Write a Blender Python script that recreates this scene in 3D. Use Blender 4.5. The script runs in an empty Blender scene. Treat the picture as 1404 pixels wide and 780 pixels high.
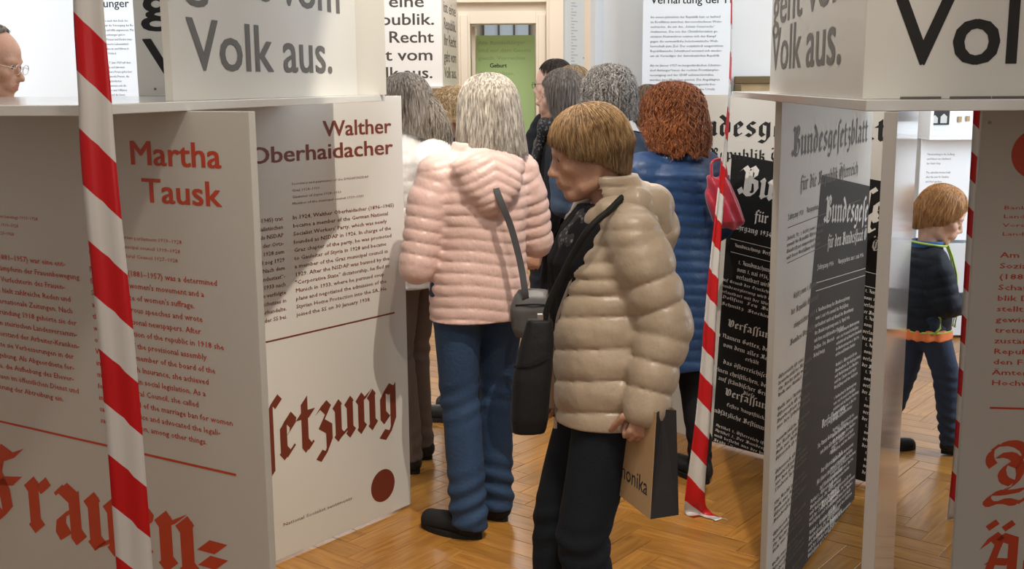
import bpy, math, random
import numpy as np
from mathutils import Vector, Matrix, Euler
random.seed(7); np.random.seed(7)
SC = bpy.context.scene
COL = SC.collection
PI = math.pi

# ------------------------------------------------------------------ camera
F_PX, PITCH, ROLL, EYE = 1540.0, 10.1, -0.4, 1.6
cam_data = bpy.data.cameras.new('camera'); cam = bpy.data.objects.new('camera', cam_data); COL.objects.link(cam)
cam_data.sensor_width = 36.0; cam_data.lens = F_PX * 36.0 / 1404.0
cam_data.clip_start = 0.05; cam_data.clip_end = 100
RCAM = Matrix.Rotation(math.radians(90 - PITCH), 3, 'X') @ Matrix.Rotation(math.radians(ROLL), 3, 'Z')
cam.matrix_world = Matrix.Translation((0, 0, EYE)) @ RCAM.to_4x4()
SC.camera = cam

# ------------------------------------------------------------------ world, lights, exposure
SC.view_settings.view_transform = 'Standard'; SC.view_settings.look = 'None'
SC.view_settings.gamma = 1.0; SC.view_settings.exposure = 0.3
w = bpy.data.worlds.new('world'); SC.world = w; w.use_nodes = True
w.node_tree.nodes['Background'].inputs[0].default_value = (0.8, 0.88, 1.0, 1)
w.node_tree.nodes['Background'].inputs[1].default_value = 0.6

def area(name, loc, size, power, color, target=None, size_y=None):
    l = bpy.data.lights.new(name, 'AREA'); l.energy = power; l.color = color; l.size = size
    if size_y: l.shape = 'RECTANGLE'; l.size_y = size_y
    o = bpy.data.objects.new(name, l); COL.objects.link(o); o.location = loc
    if target is not None:
        o.rotation_euler = (Vector(target) - Vector(loc)).to_track_quat('-Z', 'Y').to_euler()
    return o
def spot(name, loc, target, power, angle, color=(1, 0.9, 0.76), radius=0.02, blend=0.25):
    l = bpy.data.lights.new(name, 'SPOT'); l.energy = power; l.color = color
    l.spot_size = math.radians(angle); l.spot_blend = blend; l.shadow_soft_size = radius
    o = bpy.data.objects.new(name, l); COL.objects.link(o); o.location = loc
    o.rotation_euler = (Vector(target) - Vector(loc)).to_track_quat('-Z', 'Y').to_euler()
    return o
WARM = (1.0, 0.90, 0.77); NEUT = (1.0, 0.96, 0.91); COOL = (0.80, 0.90, 1.0)
area('ceiling_light_front', (0.0, 1.0, 3.7), 3.6, 27, WARM, (0.0, 1.0, 0), 3.0)
area('ceiling_light_middle', (0.0, 4.8, 3.7), 4.6, 46, NEUT, (0.0, 4.8, 0), 2.6)
area('ceiling_light_back', (-0.3, 10.6, 3.7), 4.0, 170, NEUT, (-0.3, 10.6, 0), 4.0)
area('window_light_left', (-4.2, 4.6, 2.2), 2.0, 90, COOL, (-1.0, 6.8, 1.4), 2.4)
area('window_light_right', (4.2, 4.4, 2.2), 2.0, 110, COOL, (2.2, 6.8, 1.2), 2.4)
area('rear_window_light', (0.6, -2.2, 2.4), 2.4, 20, NEUT, (0.2, 3.5, 1.2), 2.0)
spot('ceiling_spot', (0.55, 2.45, 3.65), (-0.05, 3.95, 0.7), 240, 38)
spot('ceiling_spot', (-1.1, 3.2, 3.65), (0.60, 4.45, 1.2), 210, 34)
spot('ceiling_spot', (0.3, 1.3, 3.65), (0.25, 2.9, 1.2), 95, 40, radius=0.06)
spot('ceiling_spot', (0.45, 0.7, 3.65), (-0.5, 2.3, 0.7), 95, 34, radius=0.14)

# ------------------------------------------------------------------ generic helpers
MATS = {}
def mat(name, color, rough=0.6, bump=0.0, bscale=60.0, var=0.0, metallic=0.0, sheen=0.0, coat=0.0, alpha=None, emit=None, stretch=None, spec=None):
    if name in MATS: return MATS[name]
    m = bpy.data.materials.new(name); m.use_nodes = True; MATS[name] = m
    nt = m.node_tree; b = nt.nodes['Principled BSDF']
    b.inputs['Base Color'].default_value = (*color, 1); b.inputs['Roughness'].default_value = rough
    b.inputs['Metallic'].default_value = metallic
    if spec is None and max(color) < .05: spec = .2
    if spec is not None: b.inputs['Specular IOR Level'].default_value = spec
    if sheen: b.inputs['Sheen Weight'].default_value = sheen
    if coat: b.inputs['Coat Weight'].default_value = coat; b.inputs['Coat Roughness'].default_value = 0.08
    if alpha is not None: b.inputs['Alpha'].default_value = alpha
    if emit: b.inputs['Emission Color'].default_value = (*color, 1); b.inputs['Emission Strength'].default_value = emit
    if bump or var:
        tc = nt.nodes.new('ShaderNodeTexCoord'); mp = nt.nodes.new('ShaderNodeMapping'); nz = nt.nodes.new('ShaderNodeTexNoise')
        nt.links.new(tc.outputs['Object'], mp.inputs[0]); nt.links.new(mp.outputs[0], nz.inputs['Vector'])
        if stretch: mp.inputs['Scale'].default_value = stretch
        nz.inputs['Scale'].default_value = bscale; nz.inputs['Detail'].default_value = 4
        if bump:
            bp = nt.nodes.new('ShaderNodeBump'); bp.inputs['Strength'].default_value = bump; bp.inputs['Distance'].default_value = 0.004
            nt.links.new(nz.outputs['Fac'], bp.inputs['Height']); nt.links.new(bp.outputs[0], b.inputs['Normal'])
        if var:
            mx = nt.nodes.new('ShaderNodeMix'); mx.data_type = 'RGBA'
            mx.inputs['A'].default_value = (*[c * (1 - var) for c in color], 1); mx.inputs['B'].default_value = (*[min(1, c * (1 + var)) for c in color], 1)
            nt.links.new(nz.outputs['Fac'], mx.inputs['Factor']); nt.links.new(mx.outputs['Result'], b.inputs['Base Color'])
    return m

def tag(o, label=None, cat=None, group=None, kind=None):
    if label: o['label'] = label
    if cat: o['category'] = cat
    if group: o['group'] = group
    if kind: o['kind'] = kind
    return o
def empty(name, loc=(0, 0, 0), rz=0.0):
    o = bpy.data.objects.new(name, None); COL.objects.link(o); o.location = loc; o.rotation_euler = (0, 0, rz)
    o.empty_display_size = 0.1
    return o
def mesh(name, verts, faces, m, parent=None, smooth=False, mats=None, mi=None):
    me = bpy.data.meshes.new(name)
    if isinstance(verts, np.ndarray): verts = verts.tolist()
    if isinstance(faces, np.ndarray): faces = faces.tolist()
    me.from_pydata(verts, [], faces)
    for q in (mats or [m]): me.materials.append(q)
    if mi is not None: me.polygons.foreach_set('material_index', np.asarray(mi, dtype=np.int32))
    if smooth: me.polygons.foreach_set('use_smooth', np.ones(len(me.polygons), dtype=bool))
    me.update()
    o = bpy.data.objects.new(name, me); COL.objects.link(o)
    if parent is not None: o.parent = parent
    return o
class MB:
    def __init__(s): s.v = []; s.f = []; s.mi = []
    def add(s, v, f, mi=0):
        n = len(s.v); s.v += [tuple(map(float, p)) for p in v]; s.f += [tuple(i + n for i in q) for q in f]; s.mi += [mi] * len(f); return s
    def box(s, x0, x1, y0, y1, z0, z1, mi=0):
        v = [(x, y, z) for z in (z0, z1) for y in (y0, y1) for x in (x0, x1)]
        return s.add(v, [(0, 2, 3, 1), (4, 5, 7, 6), (0, 1, 5, 4), (2, 6, 7, 3), (0, 4, 6, 2), (1, 3, 7, 5)], mi)
    def prism(s, poly, y0, y1, mi=0):           # poly in x,z ; extruded along y
        n = len(poly); v = [(p[0], y0, p[1]) for p in poly] + [(p[0], y1, p[1]) for p in poly]
        f = [tuple(range(n)), tuple(reversed(range(n, 2 * n)))] + [(i, n + i, n + (i + 1) % n, (i + 1) % n) for i in range(n)]
        return s.add(v, f, mi)
    def tube(s, pts, r, n=8, mi=0, cap=True):
        pts = [Vector(p) for p in pts]; rs = r if hasattr(r, '__len__') else [r] * len(pts); V = []
        for i, p in enumerate(pts):
            t = (pts[min(i + 1, len(pts) - 1)] - pts[max(i - 1, 0)]).normalized()
            a = t.cross(Vector((0, 0, 1)));
            if a.length < 0.05: a = t.cross(Vector((0, 1, 0)))
            a.normalize(); b = t.cross(a)
            for k in range(n): V.append(p + (a * math.cos(2 * PI * k / n) + b * math.sin(2 * PI * k / n)) * rs[i])
        Fc = [(i * n + k, i * n + (k + 1) % n, (i + 1) * n + (k + 1) % n, (i + 1) * n + k) for i in range(len(pts) - 1) for k in range(n)]
        if cap: Fc += [tuple(reversed(range(n))), tuple((len(pts) - 1) * n + k for k in range(n))]
        return s.add(V, Fc, mi)
    def build(s, name, m, parent=None, smooth=False, mats=None, bevel=0):
        o = mesh(name, s.v, s.f, m, parent, smooth, mats, s.mi)
        if bevel:
            b = o.modifiers.new('bevel', 'BEVEL'); b.width = bevel; b.segments = 2; b.limit_method = 'ANGLE'
        return o
def ray(u, v): return RCAM @ Vector(((u - 702) / F_PX, -(v - 390) / F_PX, -1.0))
def dep(u, v, Y):
    d = ray(u, v); t = Y / d.y; return Vector((d.x * t, Y, EYE + d.z * t))
def gnd(u, v, z=0.0):
    d = ray(u, v); t = (z - EYE) / d.z; return Vector((d.x * t, d.y * t, z))

# ------------------------------------------------------------------ lettering
def V3(*a): return np.array(a, float)
def font_mesh(lines, size, spacing, bold=0.0, align='LEFT', width=None, fitlines=None):
    """lines of sans lettering -> (verts, faces) in x,z ; first baseline at z=0"""
    cu = bpy.data.curves.new('t', 'FONT'); cu.body = '\n'.join(lines); cu.size = size; cu.offset = bold * size
    cu.align_x = align; cu.resolution_u = 3 if size > 0.06 else (2 if size > 0.04 else 1); cu.space_line = spacing / size if spacing else 1.0
    o = bpy.data.objects.new('t', cu); COL.objects.link(o)
    dg = bpy.context.evaluated_depsgraph_get(); me = bpy.data.meshes.new_from_object(o.evaluated_get(dg))
    V = np.array([v.co[:] for v in me.vertices]) if len(me.vertices) else np.zeros((0, 3)); Fc = [tuple(p.vertices) for p in me.polygons]
    bpy.data.objects.remove(o); bpy.data.curves.remove(cu); bpy.data.meshes.remove(me)
    return V, Fc
def lettering(panel, lines, x, z, cap, spacing=0.0, bold=0.0, align='LEFT', width=None, m=None, name='lettering', rot=0.0, y=-0.0007, reverse=False):
    """sans lettering on the front of a panel. cap: capital height in metres; width: width of the widest line"""
    size = cap / 0.729
    V, Fc = font_mesh(lines, size, spacing, 0.0, align)
    if not len(V): return None
    if bold:      # heavier strokes: three overlapping prints
        n0 = len(V); F0 = list(Fc); o = bold * size * .8; V = np.concatenate([V + V3(dx, dy, dz) for dx, dy, dz in ((-o, -o * .5, 0), (o, -o * .5, 1), (-o, o * .5, 2), (o, o * .5, 3))]); Fc = [tuple(i + k * n0 for i in f) for k in range(4) for f in F0]
        dyl = V[:, 2] * 4e-5
    else: dyl = np.zeros(len(V))
    X, Z = V[:, 0].copy(), V[:, 1].copy()
    if width:
        X *= width / (X.max() - X.min())
    c, s = math.cos(rot), math.sin(rot)
    P = np.stack([x + X * c - Z * s, y - dyl, z + X * s + Z * c], 1)
    Fc = clipped(P, Fc, panel); o = mesh(name, P, Fc, m, panel) if Fc else None
    if o and len(lines) > 1: o['kind'] = 'stuff'
    return o

NIB = 40.0
def mi_(x): return [[(x - .9, 9.3), (x + .35, 7.9)], [(x, 8.6), (x, 1.6)], [(x - .5, 2.1), (x + .95, .7)]]
G = {
 'i': (4.2, mi_(2) + [[(1.6, 13.4), (2.5, 12.3)]]), 'j': (4.4, [[(1.2, 9.3), (2.4, 8)], [(2.2, 8.6), (2.2, -1), (.8, -3)], [(1.8, 13.4), (2.6, 12.3)]]),
 'n': (8.5, mi_(2) + mi_(6.3) + [[(2.4, 8), (5.4, 9.6)]]), 'm': (12.8, mi_(2) + mi_(6.3) + mi_(10.6) + [[(2.4, 8), (5.4, 9.6)], [(6.7, 8), (9.7, 9.6)]]),
 'u': (8.5, mi_(2) + mi_(6.3) + [[(2.6, .8), (6, 2.6)]]), 'r': (6.0, mi_(2) + [[(2.3, 7.8), (4.2, 9.8)], [(4.0, 9.7), (5.1, 8.4)]]),
 'e': (6.8, [[(2, 8.2), (2, 2)], [(1.6, 2.3), (3.2, .6), (5.4, 2.4)], [(2, 8.0), (3.5, 9.7), (5.3, 7.9), (5.0, 6.8), (2.6, 5)]]),
 'a': (8.0, [[(1.6, 8.4), (3, 9.7), (5.6, 8.2)], [(5.6, 8.8), (5.6, 1.8), (6.7, .7)], [(5.2, 5.8), (2.4, 4.4), (2, 2.2), (3, .8), (5.4, 2.4)]]),
 'd': (7.8, [[(2, 7.8), (2, 2.2), (3.5, .7), (5.8, 2.4), (5.9, 8), (3.6, 11.6), (1.4, 13.6)], [(2, 7.8), (3.4, 9), (5.6, 8)]]),
 's': (7.0, [[(5.6, 8.6), (3.6, 9.7), (2, 7.9), (2.5, 6.2), (5.2, 4.4), (5.4, 2.4), (3.6, .7), (1.4, 2)]]),
 'ſ': (4.6, [[(2.3, -3), (2.3, 12.4), (4, 14.6), (5.4, 13.2)]]), 'f': (5.4, [[(2.3, -3), (2.3, 12.4), (4, 14.6), (5.6, 13.2)], [(.6, 8.7), (5, 8.7)]]),
 't': (5.6, [[(2.4, 12.4), (2.4, 2), (3.6, .7), (5, 1.8)], [(.5, 8.9), (5, 8.9)]]),
 'z': (6.6, [[(1.4, 8.7), (3.4, 9.9), (5.0, 8.4), (2.6, 5.4), (5.2, 3.8), (5.2, .2), (3.2, -2.8), (1.4, -1.8)]]),
 'b': (7.8, [[(2, 14), (2, 2.2), (3.6, .7), (5.8, 2.4), (5.9, 7.6), (4.6, 9.4), (2.3, 8.0)]]), 'l': (4.4, [[(1.2, 14.4), (2.2, 13.2)], [(2, 13.8), (2, 2), (3.2, .7)]]),
 'h': (8.0, [[(2, 14), (2, 1)], [(2.3, 8.2), (4.8, 9.7), (6.1, 7.8), (6.1, 1), (4.2, -2.8)]]),
 'g': (8.0, [[(2, 7.8), (2, 2.6), (3.4, 1.2), (5.6, 2.8)], [(2, 7.8), (3.4, 9.5), (5.6, 8.4)], [(6, 9.4), (6, .2), (4, -3), (1.4, -2)]]),
 'k': (7.0, [[(2, 14), (2, 1)], [(2.3, 7.4), (4.6, 9.5), (5.3, 7.6), (2.8, 5.6), (5, 4.8), (5.4, 1.4), (6.4, .7)]]),
 'o': (7.8, [[(2, 7.8), (2, 2.3), (3.6, .7), (5.9, 2.3), (5.9, 7.7), (4.2, 9.4), (2, 7.8)]]), 'c': (6.2, [[(4.8, 8.5), (3.6, 9.6), (2, 8), (2, 2.2), (3.4, .7), (5.2, 2)]]),
 'p': (7.8, [[(1, 9.2), (2.2, 8), (2.2, -3)], [(2.4, 8.2), (4.4, 9.5), (6, 7.7), (6, 2.3), (4.4, .7), (2.6, 1.8)]]),
 'v': (7.8, [[(1.2, 9.4), (2.1, 8), (2, 2.4), (3.8, .6), (5.8, 2.4), (6, 7.6), (4.6, 9.4), (2.8, 8.2)]]),
 'w': (11.6, [[(1.2, 9.4), (2.1, 8), (2, 2.4), (3.8, .7), (5.8, 2.4)], [(5.2, 9.4), (6, 8), (6, 2.4), (7.8, .6), (9.8, 2.4), (10, 7.6), (8.6, 9.4), (6.8, 8.2)]]),
 'y': (7.8, [[(1.2, 9.4), (2.1, 8), (2, 2.4), (3.8, .7), (5.8, 2.4)], [(5.2, 9.4), (6, 8), (6, 0), (4, -3)]]), 'x': (6, [[(1.4, 9), (2.4, 8), (3, 2), (4.6, .8)], [(4.8, 9.2), (1.2, -1.6)]]),
 'q': (8, [[(2, 7.8), (2, 2.6), (3.4, 1.0), (5.6, 2.8)], [(2, 7.8), (3.4, 9.5), (5.6, 8.4)], [(6, 9.4), (6, -3)]]),
 'B': (11.4, [[(.4, 3), (1.8, .9), (4, 2.4), (4, 12.2), (2.4, 13.6), (.6, 12)], [(4, 12.4), (6.8, 14.2), (9, 12.4), (8.6, 9.8), (5.4, 8.1), (9.2, 7.2), (9.8, 3.8), (8.2, 1.2), (5.8, .7), (3.6, 2)], [(5.9, 12.6), (5.9, 2)]]),
 'R': (11.2, [[(.4, 3), (1.8, .9), (4, 2.4), (4, 12.2), (2.4, 13.6), (.6, 12)], [(4, 12.4), (6.8, 14.2), (9, 12.4), (8.6, 9.4), (5.4, 8.1), (8.4, 6.6), (8.4, 2.4), (10, .8)], [(5.9, 12.6), (5.9, 2)]]),
 'V': (10.6, [[(.6, 12), (2.2, 13.8), (3.4, 12), (3, 3), (5.6, .7), (8.6, 3), (9, 10.6), (7, 13.6), (4.6, 12.2)], [(5.6, 11.6), (5.6, 3)]]),
 'J': (8.0, [[(6.6, 13.6), (3.6, 13.8), (2.2, 11.6), (4.6, 9.6), (5.4, 6), (4.8, .6), (2.8, -1.6), (1, 0)]]), 'I': (8.0, [[(6.8, 13.2), (3.8, 13.9), (2.2, 11.4), (4.8, 8.6), (5.2, 3), (3.4, .6), (1, 2)]]),
 'S': (9.6, [[(8.2, 11.8), (6.2, 13.9), (3.2, 12.9), (2.6, 10.2), (4.8, 8.4), (7.6, 6.4), (8, 3), (5.8, .7), (2.8, .9), (1.2, 3)], [(5.4, 12.4), (5.4, 2)]]),
 'O': (10.4, [[(5, 14), (2.4, 11), (2, 5), (4.6, .8), (7.8, 1.8), (9, 6), (8.6, 11), (6.2, 13.6), (4, 12)], [(5.4, 11.4), (5.4, 3)]]),
 'N': (11, [[(.6, 12), (2.4, 13.8), (3.8, 11.8), (3.6, 2.4), (1.8, .7)], [(3.8, 12), (6.4, 13.8), (8.8, 11.6), (8.8, 2.4), (10, .8)]]), 'K': (10, [[(.6, 12), (3, 13.9), (5, 12), (4.4, 2.4), (2, .7)], [(9, 13.4), (5.2, 8), (8.6, 5.4), (8.6, 2), (9.8, .8)]]),
 'A': (10.4, [[(1.2, 10.4), (3.2, 13.6), (5, 12), (3.2, 6), (2.6, 2.6), (1, 1)], [(5, 13.4), (8.4, 12.4), (8.4, 2.2), (9.6, .7)], [(2.6, 6.4), (8, 6.4)]]), 'E': (9.4, [[(8, 12.4), (5.4, 14), (2.8, 11.4), (2.4, 4), (5.2, .8), (8.4, 3)], [(3, 7.4), (7.6, 8)], [(5.6, 12.6), (5.6, 8)]]),
 'G': (10.4, [[(8.2, 12.6), (5.4, 14), (2.8, 11.2), (2.4, 4), (5.2, .8), (8.4, 2.4), (8.6, 7), (6, 8)], [(5.4, 12), (5.4, 3)]]), 'L': (9.2, [[(7.6, 12.2), (5.2, 14), (3.2, 12), (4.8, 8), (3.8, 3), (1.6, 1.2), (5, 1.6), (8.2, .8)]]),
 'F': (9.8, [[(1, 11.6), (3.4, 13.9), (6.2, 12.8), (9, 14)], [(4.4, 12.6), (3.0, 8.6), (4.6, 5.6), (5, 2.4), (3.2, .6), (.8, 2.2)], [(3.4, 7.8), (8, 8.6)]]),
 'D': (10.6, [[(1, 12), (3.6, 13.8), (8, 12), (9, 6), (6.4, 1), (2.4, 1), (1.2, 2.6)], [(4, 12.6), (4, 2)]]), 'H': (10.4, [[(.8, 12), (2.8, 13.8), (4.2, 11.8), (3.8, 2.2), (2, .7)], [(4, 8), (6.8, 9.8), (8.8, 7.6), (8.6, 1), (6.6, -1.4)]]),
 'T': (9, [[(.8, 12), (3.6, 13.8), (8.4, 12.8)], [(4.6, 12.8), (2.8, 8), (3, 3), (5, .8), (8, 2.6)]]), 'W': (13.6, [[(.6, 12), (2.2, 13.8), (3.4, 12), (3, 3), (5.2, .7), (7, 3), (7, 12.4)], [(7, 3), (9, .7), (11.6, 3), (12, 10.6), (10, 13.6), (8, 12)]]),
 '.': (3.2, [[(1.2, 1.6), (2.2, .4)]]), ',': (3.2, [[(1.2, 1.4), (2.2, .2), (1, -2)]]), '-': (5.6, [[(1, 6.2), (4.4, 6.2)], [(1, 3.6), (4.4, 3.6)]]), ':': (3.6, [[(1.2, 1.6), (2.2, .4)], [(1.2, 8.2), (2.2, 7)]]),
 '1': (6, [[(1.4, 9.6), (3.2, 11.6), (3.2, 1)]]), '3': (7, [[(1.4, 11), (4, 12), (5.4, 9.6), (3, 7.4), (5.6, 5), (4.6, 1), (1.2, 1.4)]]), '4': (7, [[(4.4, 12), (1.4, 4.6), (6, 4.6)], [(4.6, 7), (4.6, .4)]]), '9': (7, [[(5, 7.4), (2.6, 6), (1.6, 9), (3.4, 12), (5.4, 9.4), (4.6, 4), (2, .6)]]),
 '2': (7, [[(1.4, 10), (3.4, 12), (5.2, 9.4), (1.4, 1.4), (5.8, 1.4)]]), '0': (7, [[(2, 9), (2, 3), (3.8, .8), (5.4, 3), (5.4, 9), (3.8, 11.6), (2, 9)]]), ' ': (4.4, [])}
G['ä'] = (8.0, G['a'][1] + [[(2, 12.8), (2.8, 11.8)], [(4.8, 12.8), (5.6, 11.8)]]); G['ü'] = (8.5, G['u'][1] + [[(1.8, 13), (2.6, 12)], [(5.6, 13), (6.4, 12)]])
G['ö'] = (7.8, G['o'][1] + [[(2, 13), (2.8, 12)], [(4.8, 13), (5.6, 12)]]); G['Ö'] = (10.4, G['O'][1] + [[(2, 17), (3, 15.8)], [(6.4, 17), (7.4, 15.8)]]); G['Ä'] = (10.4, G['A'][1] + [[(2.4, 17), (3.4, 15.8)], [(6.4, 17), (7.4, 15.8)]])
def smooth_pts(pts, n=3):
    if len(pts) < 4: return pts
    for _ in range(1):
        q = [pts[0]]
        for a, b in zip(pts[:-1], pts[1:]):
            q += [(a[0] * .78 + b[0] * .22, a[1] * .78 + b[1] * .22), (a[0] * .22 + b[0] * .78, a[1] * .22 + b[1] * .78)]
        q.append(pts[-1]); pts = q
    return pts
def nib_strokes(strokes, ox, oy, sc, hw=1.22, V=None, Fc=None, soft=False):
    n = (math.cos(math.radians(NIB)) * hw, math.sin(math.radians(NIB)) * hw)
    for st in strokes:
        st = smooth_pts(st) if soft else st
        for (a, b) in zip(st[:-1], st[1:]):
            k = len(V)
            e = 0.0
            q = [(a[0] - n[0], a[1] - n[1]), (b[0] - n[0], b[1] - n[1]), (b[0] + n[0], b[1] + n[1]), (a[0] + n[0], a[1] + n[1])]
            ar = sum(q[i][0] * q[(i + 1) % 4][1] - q[(i + 1) % 4][0] * q[i][1] for i in range(4))
            if abs(ar) < 0.9:      # nearly a hairline: give it a little body
                q = [(q[0][0], q[0][1] - .22), (q[1][0], q[1][1] - .22), (q[2][0], q[2][1] + .22), (q[3][0], q[3][1] + .22)]
                q = [(a[0] - n[0] * .3 + .2, a[1] - n[1] * .3 - .25), (b[0] + n[0] * .3 + .2, b[1] + n[1] * .3 - .25), (b[0] + n[0] * .3 - .2, b[1] + n[1] * .3 + .25), (a[0] - n[0] * .3 - .2, a[1] - n[1] * .3 + .25)] if b[0] > a[0] else q
            V += [(ox + p[0] * sc, oy + p[1] * sc) for p in q]; Fc.append((k, k + 1, k + 2, k + 3))
CLIP = {}
def clipped(P, Fc, panel):
    if panel.name not in CLIP: return Fc
    w_, z0_, z1_ = CLIP[panel.name]; ok = (P[:, 0] > .001) & (P[:, 0] < w_ - .001) & (P[:, 2] > z0_) & (P[:, 2] < z1_)
    return [f for f in Fc if all(ok[i] for i in f)]
def blackletter(panel, lines, x, z, xh, spacing, m, align='LEFT', width=None, rot=0.0, y=-0.0007, hw=1.22, name='blackletter_title', soft=False, tail=0.0):
    """blackletter drawn with a broad nib; xh = x-height in metres"""
    sc = xh / 10.0; V = []; Fc = []; wmax = 0; rows = []
    for ln in lines: rows.append(sum(G.get(c, G['n'])[0] for c in ln) * sc)
    wmax = max(rows) or 1; k = (width / wmax) if width else 1.0
    for r, ln in enumerate(lines):
        ox = 0 if align == 'LEFT' else ((-rows[r] / 2) if align == 'CENTER' else -rows[r])
        for c in ln:
            g = G.get(c, G['n']); nib_strokes(g[1], ox, -r * spacing, sc, hw, V, Fc, soft); ox += g[0] * sc
    if not V: return None
    A = np.array(V); A[:, 0] *= k
    c, s = math.cos(rot), math.sin(rot)
    dy = np.repeat(np.arange(len(A) // 4) % 4 * 1e-5, 4)
    P = np.stack([x + A[:, 0] * c - A[:, 1] * s, y - dy, z + A[:, 0] * s + A[:, 1] * c], 1)
    Fc = clipped(P, Fc, panel); o = mesh(name, P, Fc, m, panel) if Fc else None
    if o and len(lines) > 1: o['kind'] = 'stuff'
    return o

class Panel:
    """upright board; x runs to the right as seen from its front, z up"""
    def __init__(s, name, label, p0, d, w, z0, z1, m, t=0.019, cat='display panel', group=None, poly=None, edge=None):
        d = Vector(d).normalized(); s.p0 = Vector(p0); s.d = d; s.n = Vector((d.y, -d.x)); s.w = w
        s.o = empty(name, (p0[0], p0[1], 0), math.atan2(d.y, d.x)); tag(s.o, label, cat, group)
        CLIP[s.o.name] = (w, z0, z1); b = MB(); b.prism(poly or [(0, z0), (w, z0), (w, z1), (0, z1)], 0, t)
        o = b.build('board', m, s.o, bevel=0.0012)
    def uv(s, px, py):
        r = ray(px, py); n = s.n; t = (n.x * s.p0.x + n.y * s.p0.y) / (n.x * r.x + n.y * r.y)
        q = r * t; return ((q.x - s.p0.x) * s.d.x + (q.y - s.p0.y) * s.d.y, EYE + q.z)
    def rule(s, a, b, h, m, name='rule_line'):
        (x0, z0), (x1, z1) = a, b
        P = [(x0, -.0007, z0 - h / 2), (x1, -.0007, z1 - h / 2), (x1, -.0007, z1 + h / 2), (x0, -.0007, z0 + h / 2)]
        return mesh(name, P, [(0, 1, 2, 3)], m, s.o)
    def quad(s, pts, m, name, y=-0.0004):
        return mesh(name, [(p[0], y, p[1]) for p in pts], [tuple(range(len(pts)))], m, s.o)
    def disc(s, c, r, m, name='printed_dot'):
        return mesh(name, [(c[0] + r * math.cos(a * PI / 24), -.0007, c[1] + r * math.sin(a * PI / 24)) for a in range(48)], [tuple(range(48))], m, s.o)

def V3(*a): return np.array(a, float)
def ribbon(name, pts, width, m, parent=None, thick=.003, side=(0, 0, 1), sides=None, flat=True):
    """flat strap of rectangular section through points; side = direction of the width"""
    P = [V3(*p) for p in pts]; V = []; n = len(P)
    for i, p in enumerate(P):
        t = P[min(i + 1, n - 1)] - P[max(i - 1, 0)]; t /= np.linalg.norm(t); a = V3(*(sides[i] if sides else side)); a = a - t * (a @ t); a /= np.linalg.norm(a); b = np.cross(t, a)
        w = width[i] if hasattr(width, '__len__') else width
        for x, y in ((-1, -1), (1, -1), (1, 1), (-1, 1)): V.append(p + a * x * w / 2 + b * y * thick / 2)
    Fc = [(i * 4 + k, i * 4 + (k + 1) % 4, (i + 1) * 4 + (k + 1) % 4, (i + 1) * 4 + k) for i in range(n - 1) for k in range(4)] + [(3, 2, 1, 0), tuple((n - 1) * 4 + k for k in range(4))]
    return mesh(name, np.array(V), Fc, m, parent)
def curve_pts(pts, n=24):
    P = [V3(*p) for p in pts]; P = [2 * P[0] - P[1]] + P + [2 * P[-1] - P[-2]]; out = []
    for i in range(1, len(P) - 2):
        for k in range(n):
            t = k / n; a, b, c, d = P[i - 1], P[i], P[i + 1], P[i + 2]; out.append(.5 * (2 * b + (c - a) * t + (2 * a - 5 * b + 4 * c - d) * t * t + (3 * b - a - 3 * c + d) * t ** 3))
    out.append(P[-2]); return out
def cyc(ph, d, w):     # bump of width w around angle d
    x = (ph - d + PI) % (2 * PI) - PI; return math.exp(-(x / w) ** 2)


# ------------------------------------------------------------------ the room
WALL = mat('white_wall_paint', (.80, .80, .79), rough=.85, bump=.08, bscale=40); CREAM = mat('cream_wall_paint', (.76, .69, .58), rough=.8, bump=.08, bscale=40)
CREAMT = mat('cream_door_paint', (.80, .74, .63), rough=.55); WOODB = mat('oak_subfloor', (.22, .12, .045), rough=.6)
def room_box(name, x0, x1, y0, y1, z0, z1, m, label=None):
    o = MB().box(x0, x1, y0, y1, z0, z1).build(name, m); o['kind'] = 'structure'
    return o
floor = room_box('floor', -4.6, 4.6, -3.0, 14.0, -.10, -.004, WOODB)
room_box('ceiling', -4.6, 4.6, -3.0, 14.0, 3.8, 3.9, WALL)
room_box('wall_left', -4.7, -4.6, -3.0, 14.0, 0, 3.8, WALL); room_box('wall_right', 4.6, 4.7, -3.0, 14.0, 0, 3.8, WALL); room_box('wall_rear', -4.6, 4.6, -3.1, -3.0, 0, 3.8, WALL)
# dividing wall with a wide opening between the two rooms
room_box('wall_dividing_left', -4.6, -1.62, 7.05, 7.45, 0, 3.8, WALL); room_box('wall_dividing_right', .56, 4.6, 7.05, 7.45, 0, 3.8, WALL); room_box('wall_dividing_top', -1.62, .56, 7.05, 7.45, 3.1, 3.8, WALL)
room_box('trim_1', .52, .57, 7.02, 7.48, 0, 3.1, mat('pale_blue_grey_trim', (.66, .69, .71), rough=.7)); room_box('baseboard_right', .60, 4.6, 7.03, 7.05, 0, .09, CREAMT)
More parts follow.
